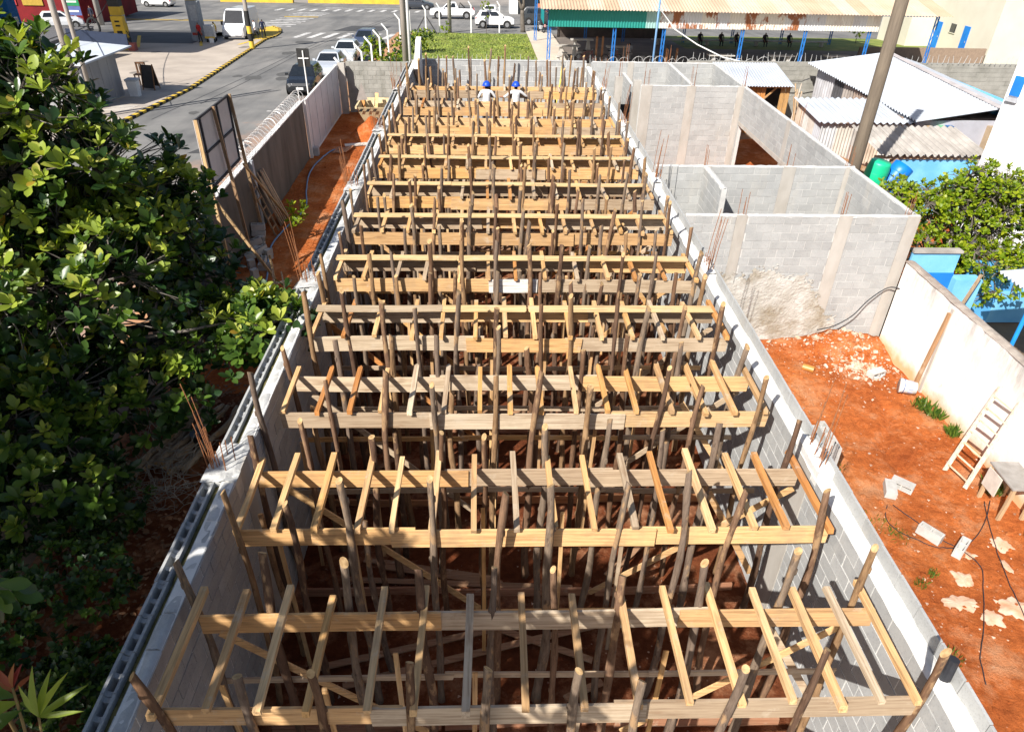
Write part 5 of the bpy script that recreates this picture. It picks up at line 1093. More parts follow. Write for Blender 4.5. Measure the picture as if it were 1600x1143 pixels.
car('white hatchback seen from behind beside the pickup', 3.6, 93, rad(175), (.7, .7, .72), 'hatch'); car('dark car parked under the tree by the canopy', 9.0, 86, rad(90), (.04, .045, .05), 'suv')

def pole(name, label, x, y, h, r, mat, zoff=0, n=12, r1=None):
    z = gz(y) + zoff; return tag(MB().tube([(x, y, z - .1), (x, y, z + h)], [r, r1 or r * .75], n).obj(name, mat, smooth=True), label, 'pole')
PC = M('pole_concrete', (.36, .32, .28), (.27, .24, .21), ns=2, scale=(4, 4, .5), bmp=.2)
def build_street():
    pole('concrete_pole', 'brown concrete pole behind the back wall, left of the white pole', -1.12, 41, 14, .17, PC)
    pole('white_pole', 'slim white pole beside the brown one behind the back wall', -.72, 39.5, 13, .085, WHITEP)
    pole('concrete_pole', 'grey concrete pole at the far lawn edge in front of the pickup', -.5, 76.6, 12, .2, M('pole_grey', (.45, .42, .38), (.36, .33, .3), ns=2, scale=(4, 4, .5)))
    pole('concrete_pole', 'left one of a pair of grey poles in front of the kiosk', -16.3, 36, 9, .16, PC); pole('concrete_pole', 'right one of a pair of grey poles in front of the kiosk', -15.72, 36, 9, .11, PC)
    # service wires across the forecourt
    for i, (a, b) in enumerate((((-22, 30, 4.2), (-13, 70, 6.5)), ((-22, 34, 3.0), (-16.3, 36, 3.2)), ((-16.3, 36, 3.2), (-25.2, 60.4, 1.9)))):
        a, b = Vector(a), Vector(b); tag(MB().tube([a.lerp(b, t / 10) - Vector((0, 0, .5 * math.sin(math.pi * t / 10))) for t in range(11)], .022, 5).obj('service_wire', BLK), ['black wire slung high across the forecourt', 'black wire reaching the pair of poles from the left', 'black wire from the pole pair to the station column'][i], 'wire')
    # traffic sign seen from the back
    s = thing('road_sign', 'back of a black rectangular road sign on a white post by the black car', 'sign', (-6.4, 40.2, gz(40.2)))
    MB().tube([(-6.4, 40.2, gz(40.2) - .1), (-6.4, 40.2, 1.95)], .035, 8).obj('post', WHITEP, s); MB().b2(-6.74, -6.08, 40.24, 40.26, 1.15, 2.05).obj('panel', BLK, s); MB().b2(-6.68, -6.14, 40.19, 40.235, 1.55, 1.6).obj('cross_bar', WHITEP, s)
    # banded column by the kerb
    b = thing('banded_pole', 'dark street pole with yellow and black painted foot by the striped kerb', 'pole', (-15.75, 62.3, gz(62.3))); z = gz(62.3)
    for i in range(5): MB().tube([(-15.75, 62.3, z + i * .55), (-15.75, 62.3, z + i * .55 + .55)], .19 - .004 * i, 14).obj('band', YEL if i % 2 == 0 and i < 4 else BLK, b)
    MB().tube([(-15.75, 62.3, z + 2.75), (-15.75, 62.3, z + 11)], [.165, .12], 12).obj('shaft', PC, b); MB().b2(-15.55, -15.25, 62.2, 62.45, z + 3.9, z + 5.0).obj('switch_box', BLK, b)
    # filling station: columns carrying a canopy above the frame
    cn = thing('station_canopy', 'filling station canopy with banded yellow and black columns', 'canopy', (-25, 62, gz(62)))
    for k, (x, y) in enumerate(((-25.3, 61.2), (-21.6, 67.0))):
        z = gz(y)
        for i in range(9): MB().b2(x - .42, x + .42, y - .3, y + .3, z + i * .6, z + (i + 1) * .6).obj('column_band', (YEL if i in ((2, 4) if k == 0 else (5,)) else STEELP if i == 3 and k == 0 else M('column_dark', (.06, .06, .062), (.045, .045, .045))), cn)
    MB().b2(-36, -23.4, 54, 66.5, 4.0, 4.5).obj('canopy_roof', WHITEP, cn)
    p = thing('fuel_pump', 'bright yellow fuel pump beside the station column', 'pump', (-24.9, 60.3, gz(60.3))); z = gz(60.3)
    MB().b2(-25.35, -24.5, 60.0, 60.5, z + .9, z + 2.4).obj('body', YEL, p); MB().b2(-25.2, -24.6, 60.05, 60.45, z, z + .9).obj('base', YEL, p); MB().b2(-25.1, -24.7, 59.985, 60.0, z + 1.1, z + 1.4).obj('nozzle_panel', BLK, p)
    for q in (1.7, 2.0): MB().b2(-25.1, -24.75, 59.985, 60.0, z + q, z + q + .12).obj('display', BLK, p)
    MB().tube([(-24.45, 60.1, z + 1.4), (-24.2, 60.0, z + .9), (-24.3, 60, z + .3), (-24.5, 60.1, z + .9)], .03, 6).obj('hose', BLK, p); MB().b2(-24.4, -23.9, 59.6, 60.1, z, z + .6).obj('red_bin', OBJC, p, color=(.4, .12, .1))
    p = thing('fuel_pump', 'tall grey fuel pump beside the white van', 'pump', (-21.4, 66.6, gz(66.6))); z = gz(66.6)
    MB().b2(-21.9, -20.9, 66.3, 66.9, z, z + 3.1).obj('body', M('pump_grey', (.3, .33, .36), (.24, .26, .29)), p); MB().b2(-21.7, -21.1, 66.28, 66.3, z + 1.6, z + 2.8).obj('screen', STEELP, p); MB().b2(-21.8, -21.0, 66.27, 66.3, z + .5, z + .7).obj('strip', OBJC, p, color=(.4, .05, .04))
    c = thing('cleaning_cart', 'small grey cart with a white bucket between two station attendants', 'cart', (-20.1, 65.6, gz(65.6))); z = gz(65.6)
    MB().b2(-20.5, -19.7, 65.4, 65.9, z + .4, z + 1.35).obj('box', STEELP, c); MB().b2(-20.5, -19.7, 65.38, 65.4, z + .35, z + .5).obj('yellow_trim', YEL, c); MB().b2(-20.1, -19.8, 65.2, 65.4, z, z + .4).obj('white_bucket', WHITEP, c)
    for x in (-20.4, -19.8): MB().tube([(x - .04, 65.6, z + .15), (x + .04, 65.6, z + .15)], .15, 12).obj('wheel', RUBBER, c)
    # people at the station
    ww = (((-.26, .02, 1.14), (-.24, .14, .9)), ((.26, -.05, 1.14), (.25, -.02, .88)))
    person('person', 'person in red shirt standing by the grey fuel pump', (-20.9, 65.4, gz(65.4)), 2.6, (.5, .03, .03), (.03, .03, .04), 1.62, None, .05)
    person('person', 'person in yellow shirt and dark trousers beside the white van', (-20.0, 66.6, gz(66.6)), 1.4, (.6, .42, .04), (.06, .06, .05), 1.6, ww, .1)
    person('person', 'person in white shirt walking behind the banded pole', (-17.2, 68.6, gz(68.6)), 2.2, (.72, .74, .78), (.03, .03, .035), 1.6, ww, .2)
    person('person', 'person in dark navy clothes walking on the yellow island', (-16.6, 69.0, gz(69)), 0.1, (.012, .018, .05), (.012, .014, .03), 1.62, ww, .24, short=False)
    person('person', 'person in dark jacket standing before the red shop', (-36.2, 79.0, gz(79)), 2.8, (.03, .035, .06), (.2, .22, .27), 1.7, None, .05, short=False)
    # kiosk
    k = thing('kiosk', 'grey plastic-curtained kiosk with white sloping roof and navy fascia', 'kiosk', (-18.2, 40, gz(40))); z = gz(40)
    CURT = M('curtain_plastic', (.3, .3, .31), (.22, .22, .235), ns=1.5, world=True, rough=.35, spec=.4, scale=(1, 1, .3))
    def panel(a, b, n, name):
        for i in range(n):
            p0, p1 = Vector(a).lerp(Vector(b), i / n), Vector(a).lerp(Vector(b), (i + 1) / n); m = MB(); d = (p1 - p0).normalized(); m.bar((p0 + d * .02) + Vector((0, 0, 1.2)), (p1 - d * .02) + Vector((0, 0, 1.2)), .03, 2.3); m.obj(name, CURT, k)
    A, B_, Cc, D = (-16.9, 37.8, z), (-16.75, 41.3, z), (-19.2, 41.5, z), (-19.3, 37.9, z)
    panel(A, B_, 4, 'curtain_panel'); panel(B_, Cc, 3, 'curtain_panel'); panel(D, A, 3, 'curtain_panel')
    for q in (A, B_, Cc, D): MB().tube([q, (q[0], q[1], z + 2.4)], .04, 8).obj('post', STEELP, k)
    ro = [(-16.5, 37.3, z + 2.3), (-16.0, 42.0, z + 2.4), (-19.4, 42.3, z + 2.6), (-19.6, 37.4, z + 2.5)]
    MB().hexa(ro + [(x, y, q + .08) for x, y, q in ro]).obj('roof', M('kiosk_roof', (.5, .54, .6), (.42, .46, .52), ns=1, world=True), k)
    MB().bar((-19.4, 42.25, z + 2.95), (-16.1, 41.95, z + 2.75), .08, .55).obj('navy_fascia', OBJC, k, color=(.02, .03, .06))
    tr = thing('spare_wheel', 'black tyre standing on the kiosk roof', 'tyre', (-18.0, 42.0, z + 2.7)); MB().tube([(-17.8 + .3 * math.cos(q * .393), 42.15, z + 3.35 + .42 * math.sin(q * .393)) for q in range(17)], .06, 7).obj('tyre', RUBBER, tr)
    b = thing('litter_bin', 'white plastic bin beside the kiosk', 'bin', (-16.2, 41.5, gz(41.5))); z = gz(41.5)
    MB().hexa([(-16.45, 41.3, z), (-16.0, 41.3, z), (-16.0, 41.7, z), (-16.45, 41.7, z), (-16.5, 41.25, z + .85), (-15.95, 41.25, z + .85), (-15.95, 41.75, z + .85), (-16.5, 41.75, z + .85)]).obj('body', WHITEP, b); MB().b2(-16.53, -15.92, 41.22, 41.78, z + .85, z + .95).obj('lid', M('grey_lid', (.5, .52, .55)), b)
    a = thing('chalkboard', 'black A-frame chalkboard beside the wooden chair on the forecourt', 'sign', (-16.2, 43.8, gz(43.8))); z = gz(43.8)
    for s in (-1, 1):
        m = MB().hexa([(-16.6, 43.8 + s * .35, z + .15), (-15.9, 43.6 + s * .35, z + .15), (-15.9, 43.62 + s * .33, z + .15), (-16.6, 43.82 + s * .33, z + .15), (-16.6, 43.8, z + 1.35), (-15.9, 43.6, z + 1.35), (-15.9, 43.62, z + 1.35), (-16.6, 43.82, z + 1.35)]); m.obj('board', BLK, a)
        for x, yo in ((-16.62, 43.8), (-15.88, 43.6)): MB().bar((x, yo + s * .4, z), (x, yo, z + 1.4), .05, .04).obj('leg', WZ, a, color=(.25, .13, .06))
    c = thing('bar_chair', 'dark wooden slatted chair behind the chalkboard', 'chair', (-17.1, 44.6, gz(44.6))); z = gz(44.6)
    for x in (-17.35, -16.85):
        for y, h in ((44.35, .7), (44.85, 1.3)): MB().b2(x - .03, x + .03, y - .03, y + .03, z, z + h).obj('leg', WZ, c, color=(.13, .07, .04))
    MB().b2(-17.4, -16.8, 44.3, 44.9, z + .68, z + .73).obj('seat', WX, c, color=(.14, .08, .05))
    for i in range(5): MB().b2(-17.32 + .11 * i, -17.28 + .11 * i, 44.84, 44.87, z + .75, z + 1.25).obj('back_slat', WZ, c, color=(.13, .07, .04))
    MB().b2(-17.38, -16.82, 44.82, 44.89, z + 1.22, z + 1.32).obj('back_rail', WX, c, color=(.13, .07, .04))
    # red shop and the dark shop at the left edge
    z = gz(79)
    s = thing('red_shop', 'red painted shop front with sign board at the upper left', 'shop', (-44, 82, z)); RED = M('red_wall', (.22, .012, .016), (.14, .01, .013), ns=1, world=True)
    MB().b2(-60, -36.4, 80.5, 90, z - .3, z + 4.5).obj('wall', RED, s)
    for x, c_ in ((-45, (.5, .05, .05)), (-42.4, (.45, .3, .05)), (-47.8, (.3, .04, .06))): MB().b2(x - 1, x + 1, 80.4, 80.49, z + 1.4, z + 3.4).obj('poster', OBJC, s, color=c_)
    sg = thing('advertising_board', 'red, green and blue sign board before the red shop', 'sign', (-38.0, 79.4, z))
    for i, (c_, tx) in enumerate((((.1, .14, .35), 'R$'), ((.02, .25, .1), '9,90'), ((.5, .04, .04), 'GELO'))): MB().b2(-38.7, -37.3, 79.35, 79.42, z + .7 + i * .85, z + 1.52 + i * .85).obj('sign_panel', OBJC, sg, color=c_)
    for i in range(3): MB().b2(-38.5, -37.5, 79.33, 79.35, z + 1.0 + i * .85, z + 1.16 + i * .85).obj('lettering_strip', WHITEP, sg)
    MB().b2(-38.1, -37.9, 79.37, 79.43, z, z + .7).obj('post', STEELP, sg)
    pole('concrete_pole', 'grey pole at the corner of the red shop', -35.2, 78.5, 9, .28, M('pole_grey', (.45, .42, .38)))
    d = thing('dark_shop', 'dark fronted shop with striped shutter and blue pillar at the left edge', 'shop', (-38, 62, gz(62))); z = gz(64)
    MB().b2(-60, -25.2, 49, 56, z - .3, z + 2.2).obj('dark_front', BLK, d); MB().b2(-60, -24.9, 48.8, 56.2, z + 2.2, z + 2.4).obj('awning_edge', M('awning_grey', (.12, .12, .13)), d)
    MB().b2(-60, -37.5, 58.2, 66, z - .3, z + 6).obj('upper_wall', M('maroon', (.12, .06, .06)), d)
    for i in range(12): MB().b2(-37.5, -37.44, 58.4 + i * .6, 58.7 + i * .6, z + 2.1, z + 5.5).obj('shutter_slat', M('shutter_white', (.45, .42, .42)), d)
    MB().b2(-36.6, -35.6, 64.8, 66.0, z - .3, z + 6).obj('blue_pillar', OBJC, d, color=(.01, .12, .35)); MB().b2(-35.4, -34.6, 63.2, 64, z - .2, z + 1.9).obj('grey_cabinet', STEELP, d)
    # yellow and white kerb walls across the junction
    for i, (x0, x1, y) in enumerate(((-34, -24, 111), (-22, -6, 111.5))): tag(MB().b2(x0, x1, y, y + .8, gz(111) - .2, gz(111) + .9).obj('yellow_low_wall', YEL), ['yellow low wall at the top edge, left length', 'yellow low wall at the top edge, right length'][i], 'wall')
    tag(MB().b2(6, 20, 99, 104, gz(100) - .3, gz(100) + 4).obj('white_house', WHITEP), 'white building beyond the parked SUV at the top edge', 'building'); 
    o = thing('shop_window', 'dark shop window with orange display at the top edge', 'window', (9.5, 98.9, gz(99))); MB().b2(7, 11, 98.8, 98.95, gz(99), gz(99) + 2.6).obj('pane', GLASS, o); MB().b2(9.5, 11, 98.7, 98.79, gz(99) + .4, gz(99) + 1.2).obj('display', OBJC, o, color=(.6, .2, .1))
    # fence posts with bent tops along the verge
    gi = 'bent concrete fence posts along the verge'
    pos = [(-4.25, 39.5), (-4.22, 42.3), (-4.2, 45.4), (-4.15, 49), (-4.15, 53), (-4.15, 57.4), (-4.2, 66)]
    nm = ['nearest', 'second', 'third', 'fourth', 'fifth', 'sixth', 'farthest']
    for i, (x, y) in enumerate(pos):
        z = gz(y); o = thing('fence_post', nm[i] + ' white concrete fence post with bent top along the dirt verge', 'post', (x, y, z), 0, gi)
        MB().hexa([(x - .06, y - .06, z - .1), (x + .06, y - .06, z - .1), (x + .06, y + .06, z - .1), (x - .06, y + .06, z - .1), (x - .05, y - .05, z + 2.0), (x + .05, y - .05, z + 2.0), (x + .05, y + .05, z + 2.0), (x - .05, y + .05, z + 2.0)]).obj('shaft', WHITEP, o)
        MB().bar((x, y, z + 1.97), (x - .4, y, z + 2.45), .1, .1).obj('bent_arm', WHITEP, o)
    for i, (x, y, tall) in enumerate(((-2.6, 73.6, 2.2), (-1.4, 75.2, 2.3), (1.6, 76.8, 2.4), (4.4, 77.4, 2.4), (-3.9, 71.5, 2.2))):
        z = gz(y); o = thing('fence_post', ['white corner post with dark braces at the far lawn edge', 'white post left of the grey pole at the far lawn edge', 'white post in front of the pickup rear', 'white post in front of the white SUV', 'white bent post behind the white pole'][i], 'post', (x, y, z), 0, 'fence posts at the far lawn edge'); MB().b2(x - .06, x + .06, y - .06, y + .06, z - .1, z + tall).obj('shaft', WHITEP, o); MB().bar((x, y, z + tall - .03), (x - .25, y, z + tall + .35), .1, .1).obj('bent_arm', WHITEP, o)
        if i == 0:
            for s in (-1, 1): MB().bar((x + s * .08, y, z + 1.6), (x + s * 1.1, y + .1, z), .1, .1).obj('brace', M('dark_batten', (.06, .06, .065)), o)
    # canopy hall
    z = gz(54); T = thing('canopy_hall', 'open canopy with beige corrugated roof, green and rusty fascia, blue lattice posts', 'canopy', (20, 60, z))
    RF = M('beige_roof', 'OBJ', (.86, .83, .8), ns=.5, rough=.7, world=False)
    base = [(.5, .385, .28), (.54, .42, .31), (.5, .38, .28), (.55, .44, .34), (.48, .35, .245), (.55, .45, .37)]
    n = 26; sheets(T, (6.9, 53.3, 2.5), (35.6, 53.3, 2.42), (35.2, 62, 4.35), (6.9, 62, 4.4), n, 5, .03, RF, 'roof_sheet', 0, [R.choice(base) for i in range(n)])
    sheets(T, (6.9, 62, 4.4), (35.2, 62, 4.35), (35.0, 71, 2.6), (6.9, 71, 2.6), 13, 8, .03, RF, 'roof_sheet', 0, [R.choice(base) for i in range(13)])
    def rusty():
        m, t, b = nodes('rusty_fascia'); oi = t.nodes.new('ShaderNodeObjectInfo'); v = coords(t, True, (1, 1, .55))
        f = ramp(t, noi(t, v, 1.1, 5, .7), [(.5, (0, 0, 0)), (.56, (1, 1, 1))])
        col = mix(t, mth(t, 'MULTIPLY', f, oi.outputs['Alpha']), oi.outputs['Color'], (.26, .09, .03)); t.links.new(col, b.inputs['Base Color']); b.inputs['Roughness'].default_value = .6; return m
    RU = rusty(); n = 24
    for i in range(n):
        x0 = 7.5 + 23.4 * i / n; x1 = 7.5 + 23.4 * (i + 1) / n; g_ = i < 8
        c_ = (.005, .2, .17) if i < 7 else (.25, .42, .4) if i == 7 else R.choice(((.55, .55, .53), (.6, .57, .5), (.52, .53, .54)))
        o = corr(MB(), (x0, 54, 1.32), (x1, 54, 1.32), (x1, 54, 2.42), (x0, 54, 2.42), 5, .025).obj('fascia_sheet', RU, T, smooth=True, color=c_); o.color = (*c_, 0 if g_ else (1 if i < 20 else .15))
    sheets(T, (7.2, 54.2, 1.4), (7.2, 57.5, 1.4), (7.2, 57.5, 2.9), (7.2, 54.2, 2.5), 3, 4, .02, TIN, 'side_sheet', 0, [(.005, .25, .28)] * 3)
    BP = M('blue_steel', (.02, .17, .5), (.015, .12, .4), ns=2, rough=.5)
    for i, x in enumerate((7.6, 12.2, 15.7, 21.3, 25.8, 30.4, 35.0)):
        for y in (54.15, 70.5):
            zz_ = gz(y); hh = 2.4
            for dx in (-.09, .09): MB().b2(x + dx - .035, x + dx + .035, y - .03, y + .03, zz_, hh).obj('post_chord', BP, T)
            k_ = 9
            for j in range(k_): z0, z1 = zz_ + (hh - zz_) * j / k_, zz_ + (hh - zz_) * (j + 1) / k_; s = 1 if j % 2 else -1; MB().bar((x - .07 * s, y, z0), (x + .07 * s, y, z1), .03, .03).obj('post_lacing', BP, T)
    MB().b2(7.2, 35, 54.05, 54.12, 2.3, 2.42).obj('eave_beam', BP, T)
    pole('blue_flagpole', 'thin blue and white pole rising past the canopy roof', 13.6, 47, 9, .07, M('pale_blue_pole', (.25, .42, .66), (.15, .32, .6), ns=1), n=8)
    tag(MB().tube([(13.62, 46.9, 3.4), (14.0, 44, 2.7), (14.6, 41, 2.4), (15.2, 38, 2.3), (15.6, 36.3, 2.42)], .035, 7).obj('white_cable', PLAS, smooth=True, color=(.72, .72, .7)), 'thick white cable sagging from the blue pole to the back wall', 'cable')
    # concrete tables and stools under the canopy
    tb = thing('concrete_table', 'concrete table', 'table', (0, 0, 0), 0, 'concrete tables under the canopy'); CT = M('table_concrete', (.5, .48, .44), (.4, .38, .35), ns=2)
    MB().b2(-.95, .95, -.4, .4, .72, .8).obj('table_top', CT, tb, local=True)
    for x in (-.55, .55): MB().hexa([(x - .2, -.2, 0), (x + .2, -.2, 0), (x + .2, .2, 0), (x - .2, .2, 0), (x - .08, -.25, .72), (x + .08, -.25, .72), (x + .08, .25, .72), (x - .08, .25, .72)]).obj('leg', CT, tb, local=True)
    tl = ['pale concrete table under the canopy, left of the fourth blue post', 'pale concrete table under the rusty fascia, between two blue posts', 'concrete table at the right end of the canopy', 'concrete table near the motorcycle end of the canopy', 'concrete table beside the bicycles under the canopy', 'concrete table in deep shade behind the bicycles']
    for i, (x, y) in enumerate(((20.6, 56.0), (25.2, 56.2), (29.6, 56.4), (9.6, 60.2), (13.6, 60), (11.2, 64.5))):
        o = tb if i == 0 else copy_tree(tb); o['label'] = tl[i]; on_slope(o, x, y, 0, .08)
    ls = ['concrete stool left of the first table', 'concrete stool between first table and bicycles', 'concrete stool right of the bicycles', 'concrete stool in front of the shaded table', 'concrete stool near the second blue post', 'concrete stool out on the sandy path']
    for i, (x, y) in enumerate(((9.2, 58.9), (10.4, 59.2), (12.9, 58.8), (14.3, 59), (15.0, 57.2), (8.6, 57))):
        z = gz(y); o = thing('concrete_stool', ls[i], 'stool', (x, y, z), 0, 'concrete stools under the canopy'); MB().tube([(x, y, z), (x, y, z + .4)], [.14, .1], 10).obj('stem', CT, o); MB().tube([(x, y, z + .4), (x, y, z + .47)], .24, 14).obj('seat', CT, o)
    # seated people in the shade: benches at the back
    bt = thing('long_bench', 'long low bench at the back of the canopy', 'bench', (26, 68.6, gz(68.6))); z = gz(68.6); MB().b2(18, 34, 68.4, 68.9, z + .42, z + .5).obj('seat', CT, bt)
    for x in (18.5, 23, 27.5, 33.5): MB().b2(x - .1, x + .1, 68.45, 68.85, z, z + .42).obj('leg', CT, bt)
    ll = ['leftmost person seated on the long bench in shade', 'second person from the left seated on the bench', 'third person seated on the bench, legs stretched', 'fourth person seated on the bench in dark clothes', 'rightmost person seated on the long bench']
    for i, x in enumerate((22.3, 24.2, 25.6, 28.2, 30.4)): person('person', ll[i], (x, 68.55, z - .44), math.pi, R.choice(((.05, .05, .06), (.08, .07, .07), (.03, .04, .06))), (.04, .04, .05), 1.68, (((-.24, .12, 1.15), (-.16, .35, 1.05)), ((.24, .12, 1.15), (.16, .35, 1.05))), sit=True)
    person('person', 'person in pale shirt sitting at a shaded table, back to the camera', (14.3, 59.1, gz(59.1) - .42), .1, (.42, .42, .45), (.05, .05, .07), 1.68, (((-.26, .15, 1.15), (-.2, .4, 1.1)), ((.26, .15, 1.15), (.2, .4, 1.1))), sit=True)
    # brown timber posts standing under the canopy
    for i, (x, y) in enumerate(((11.3, 56.2), (11.75, 56.3), (16.5, 56), (17.3, 56.1))): tag(MB().b2(x - .07, x + .07, y - .07, y + .07, gz(y), gz(y) + 1.9 if i < 2 else gz(y) + 1.2).obj('timber_post', WZ, color=(.28, .13, .06)), ['tall rust brown timber post beside the bicycles', 'tall rust brown timber right of its twin by the bicycles', 'short brown timber post left of the thick white cable', 'short brown timber post right of its twin'][i], 'post')
    # bicycles
    def bike(label, x, y, rz):
        b = thing('bicycle', label, 'bicycle', (0, 0, 0), 0, 'bicycles under the canopy'); RD = M('bike_frame', (.2, .05, .04), (.12, .03, .03))
        for yy in (-.52, .52):
            w_ = MB().tube([(0, yy + .32 * math.cos(q * .3927), .33 + .32 * math.sin(q * .3927)) for q in range(17)], .025, 6).obj('wheel', RUBBER, b, local=True)
            s = MB()
            for q in range(6): a = q * math.pi / 6; s.tube([(0, yy - .31 * math.cos(a), .33 - .31 * math.sin(a)), (0, yy + .31 * math.cos(a), .33 + .31 * math.sin(a))], .005, 3, False)
            s.obj('spokes', CHROME, w_, local=True)
        f = MB()
        for p, q in (((0, -.42, .85), (0, .1, .8)), ((0, -.4, .8), (0, .05, .3)), ((0, .1, .8), (0, .05, .3)), ((0, .05, .3), (0, .52, .33)), ((0, .12, .78), (0, .52, .33)), ((0, -.42, .95), (0, -.52, .33))): f.tube([p, q], .02, 6)
        f.obj('frame', RD, b, local=True); MB().tube([(-.28, -.36, 1.0), (-.1, -.43, .98), (.1, -.43, .98), (.28, -.36, 1.0)], .015, 6).obj('handlebar', CHROME, b, local=True); MB().hexa([(-.07, .02, .88), (.07, .02, .88), (.1, .28, .88), (-.1, .28, .88), (-.04, .02, .93), (.04, .02, .93), (.08, .28, .94), (-.08, .28, .94)]).obj('saddle', RUBBER, b, local=True)
        on_slope(b, x, y, rz, .08)
    bike('bicycle leaning at the left of the brown timbers', 10.6, 56.2, rad(70)); bike('bicycle at the right of the brown timbers', 12.5, 56.3, rad(100))
    # motorcycle
    m = thing('motorcycle', 'black motorcycle parked on the sandy path by the tree', 'motorcycle', (0, 0, 0))
    for yy in (-.65, .65): w_ = MB().tube([(0, yy + .27 * math.cos(q * .3927), .3 + .27 * math.sin(q * .3927)) for q in range(17)], .05, 7).obj('wheel', RUBBER, m, local=True)
    MB().hexa([(-.14, -.3, .7), (.14, -.3, .7), (.12, .05, .7), (-.12, .05, .7), (-.12, -.28, .98), (.12, -.28, .98), (.08, .05, .88), (-.08, .05, .88)]).obj('tank', OBJG, m, color=(.02, .02, .02), local=True); MB().hexa([(-.13, .05, .74), (.13, .05, .74), (.1, .75, .8), (-.1, .75, .8), (-.12, .05, .84), (.12, .05, .84), (.09, .75, .92), (-.09, .75, .92)]).obj('seat', RUBBER, m, local=True)
    MB().b2(-.13, .13, -.25, .25, .3, .65).obj('engine', STEELP, m, local=True); MB().tube([(-.36, -.3, 1.08), (-.1, -.42, 1.02), (.1, -.42, 1.02), (.36, -.3, 1.08)], .02, 6).obj('handlebar', BLK, m, local=True)
    for s in (-1, 1): MB().tube([(s * .08, -.42, 1.0), (s * .08, -.65, .3)], .025, 6).obj('fork', CHROME, m, local=True)
    MB().sphere((0, -.52, .9), .1, 10, 6).obj('headlamp', LAMP, m, local=True); MB().b2(-.08, .08, .85, .9, .55, .8).obj('licence_plate', OBJC, m, color=(.6, .3, .3), local=True); on_slope(m, 8.6, 77.5, rad(200), .07)
    # pale room block with blue doors
    z = gz(70); h = thing('cream_building', 'cream rendered block with two blue doors at the upper right', 'building', (48, 68, z)); CRM = M('cream_render', (.62, .59, .49), (.57, .54, .44), ns=.6, world=True)
    MB().b2(44.4, 62, 61.6, 77, z - .6, z + 7).obj('wall', CRM, h)
    for y in (69.6, 65.3): d_ = MB().b2(44.34, 44.4, y - .42, y + .42, gz(y) - .02, gz(y) + 2.2).obj('door', DBLUE, h); MB().b2(44.31, 44.34, y - .33, y - .27, gz(y) + .95, gz(y) + 1.1).obj('handle', STEELP, d_)
    w_ = MB().b2(44.36, 44.4, 67.0, 67.8, gz(67) + 1.5, gz(67) + 2.2).obj('window', GLASS, h); MB().b2(44.33, 44.36, 66.92, 67.88, gz(67) + 1.44, gz(67) + 1.5).obj('sill', CRM, w_)
    MB().b2(42.2, 44.38, 70.6, 76, z - .6, z + 2.6).obj('annex', CRM, h)
    tag(MB().b2(9.9, 20.3, 73.5, 73.8, gz(73) - .2, gz(73) + 2.3).obj('brown_back_wall', M('back_wall_brown', (.09, .07, .06), (.05, .04, .035), ns=1, world=True)), 'dark brown wall behind the shaded tables of the canopy', 'wall')
    # low spiked kerb wall behind the sheds
    tag(MB().b2(33.5, 44, 61.2, 61.4, gz(61) - .2, gz(61) + .9).obj('brown_low_wall', M('brown_low', (.3, .22, .16))), 'low brown wall at the right end of the canopy', 'wall')
build_street()
# ================================================================== PLANTS
def leafmat(name, stops, rough=.38, trans=.35):
    m, t, b = nodes(name); ge = t.nodes.new('ShaderNodeNewGeometry'); oi = t.nodes.new('ShaderNodeObjectInfo')
    f = mth(t, 'FRACT', mth(t, 'ADD', mth(t, 'MULTIPLY', oi.outputs['Random'], 5.3), ge.outputs['Random Per Island']))
    col = ramp(t, f, stops); t.links.new(col, b.inputs['Base Color']); b.inputs['Roughness'].default_value = rough; b.inputs['Specular IOR Level'].default_value = .45
    tr = t.nodes.new('ShaderNodeBsdfTranslucent'); mx = t.nodes.new('ShaderNodeMixShader'); mx.inputs[0].default_value = trans
    h = N(t, 'ShaderNodeHueSaturation', i_Value=1.35, i_Saturation=1.1); t.links.new(col, h.inputs['Color']); t.links.new(h.outputs[0], tr.inputs[0])
    out = t.nodes['Material Output']; t.links.new(b.outputs[0], mx.inputs[1]); t.links.new(tr.outputs[0], mx.inputs[2]); t.links.new(mx.outputs[0], out.inputs[0])
    return m
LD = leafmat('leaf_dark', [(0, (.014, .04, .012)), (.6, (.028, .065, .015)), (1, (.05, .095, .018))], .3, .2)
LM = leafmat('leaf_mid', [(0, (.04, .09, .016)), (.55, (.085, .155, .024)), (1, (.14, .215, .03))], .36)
LY = leafmat('leaf_young_sunlit', [(0, (.19, .265, .032)), (.6, (.31, .385, .05)), (.96, (.42, .44, .08)), (1, (.42, .22, .03))], .4)  # young leaves, also the sun-facing leaf tone of the large tree
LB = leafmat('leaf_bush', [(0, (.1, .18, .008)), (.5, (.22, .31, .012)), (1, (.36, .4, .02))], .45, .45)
LR = leafmat('leaf_red', [(0, (.3, .07, .03)), (.5, (.36, .14, .04)), (1, (.25, .05, .05))], .4)
TWIG = M('twig_bark', (.16, .14, .12), (.1, .085, .07), ns=4, scale=(3, 3, 1))
def leaf_geo(st, fold=.25, curl=.12):
    """leaf of unit length along +Y; st = (t, half width) stations"""
    vs = []; fs = []
    for (t, hw) in st:
        z = -curl * t * t; vs += [(-hw, t, z + hw * fold), (0, t, z), (hw, t, z + hw * fold)]
    for i in range(len(st) - 1):
        a = i * 3; fs += [(a, a + 1, a + 4, a + 3), (a + 1, a + 2, a + 5, a + 4)]
    return [Vector(v) for v in vs], fs
OBOV = leaf_geo([(0, .012), (.3, .12), (.62, .22), (.85, .17), (1, .02)])
SMALL = leaf_geo([(0, .03), (.35, .25), (.7, .24), (1, .03)])
LANCE = leaf_geo([(0, .012), (.25, .06), (.5, .075), (.8, .04), (1, .003)], .35, .25)
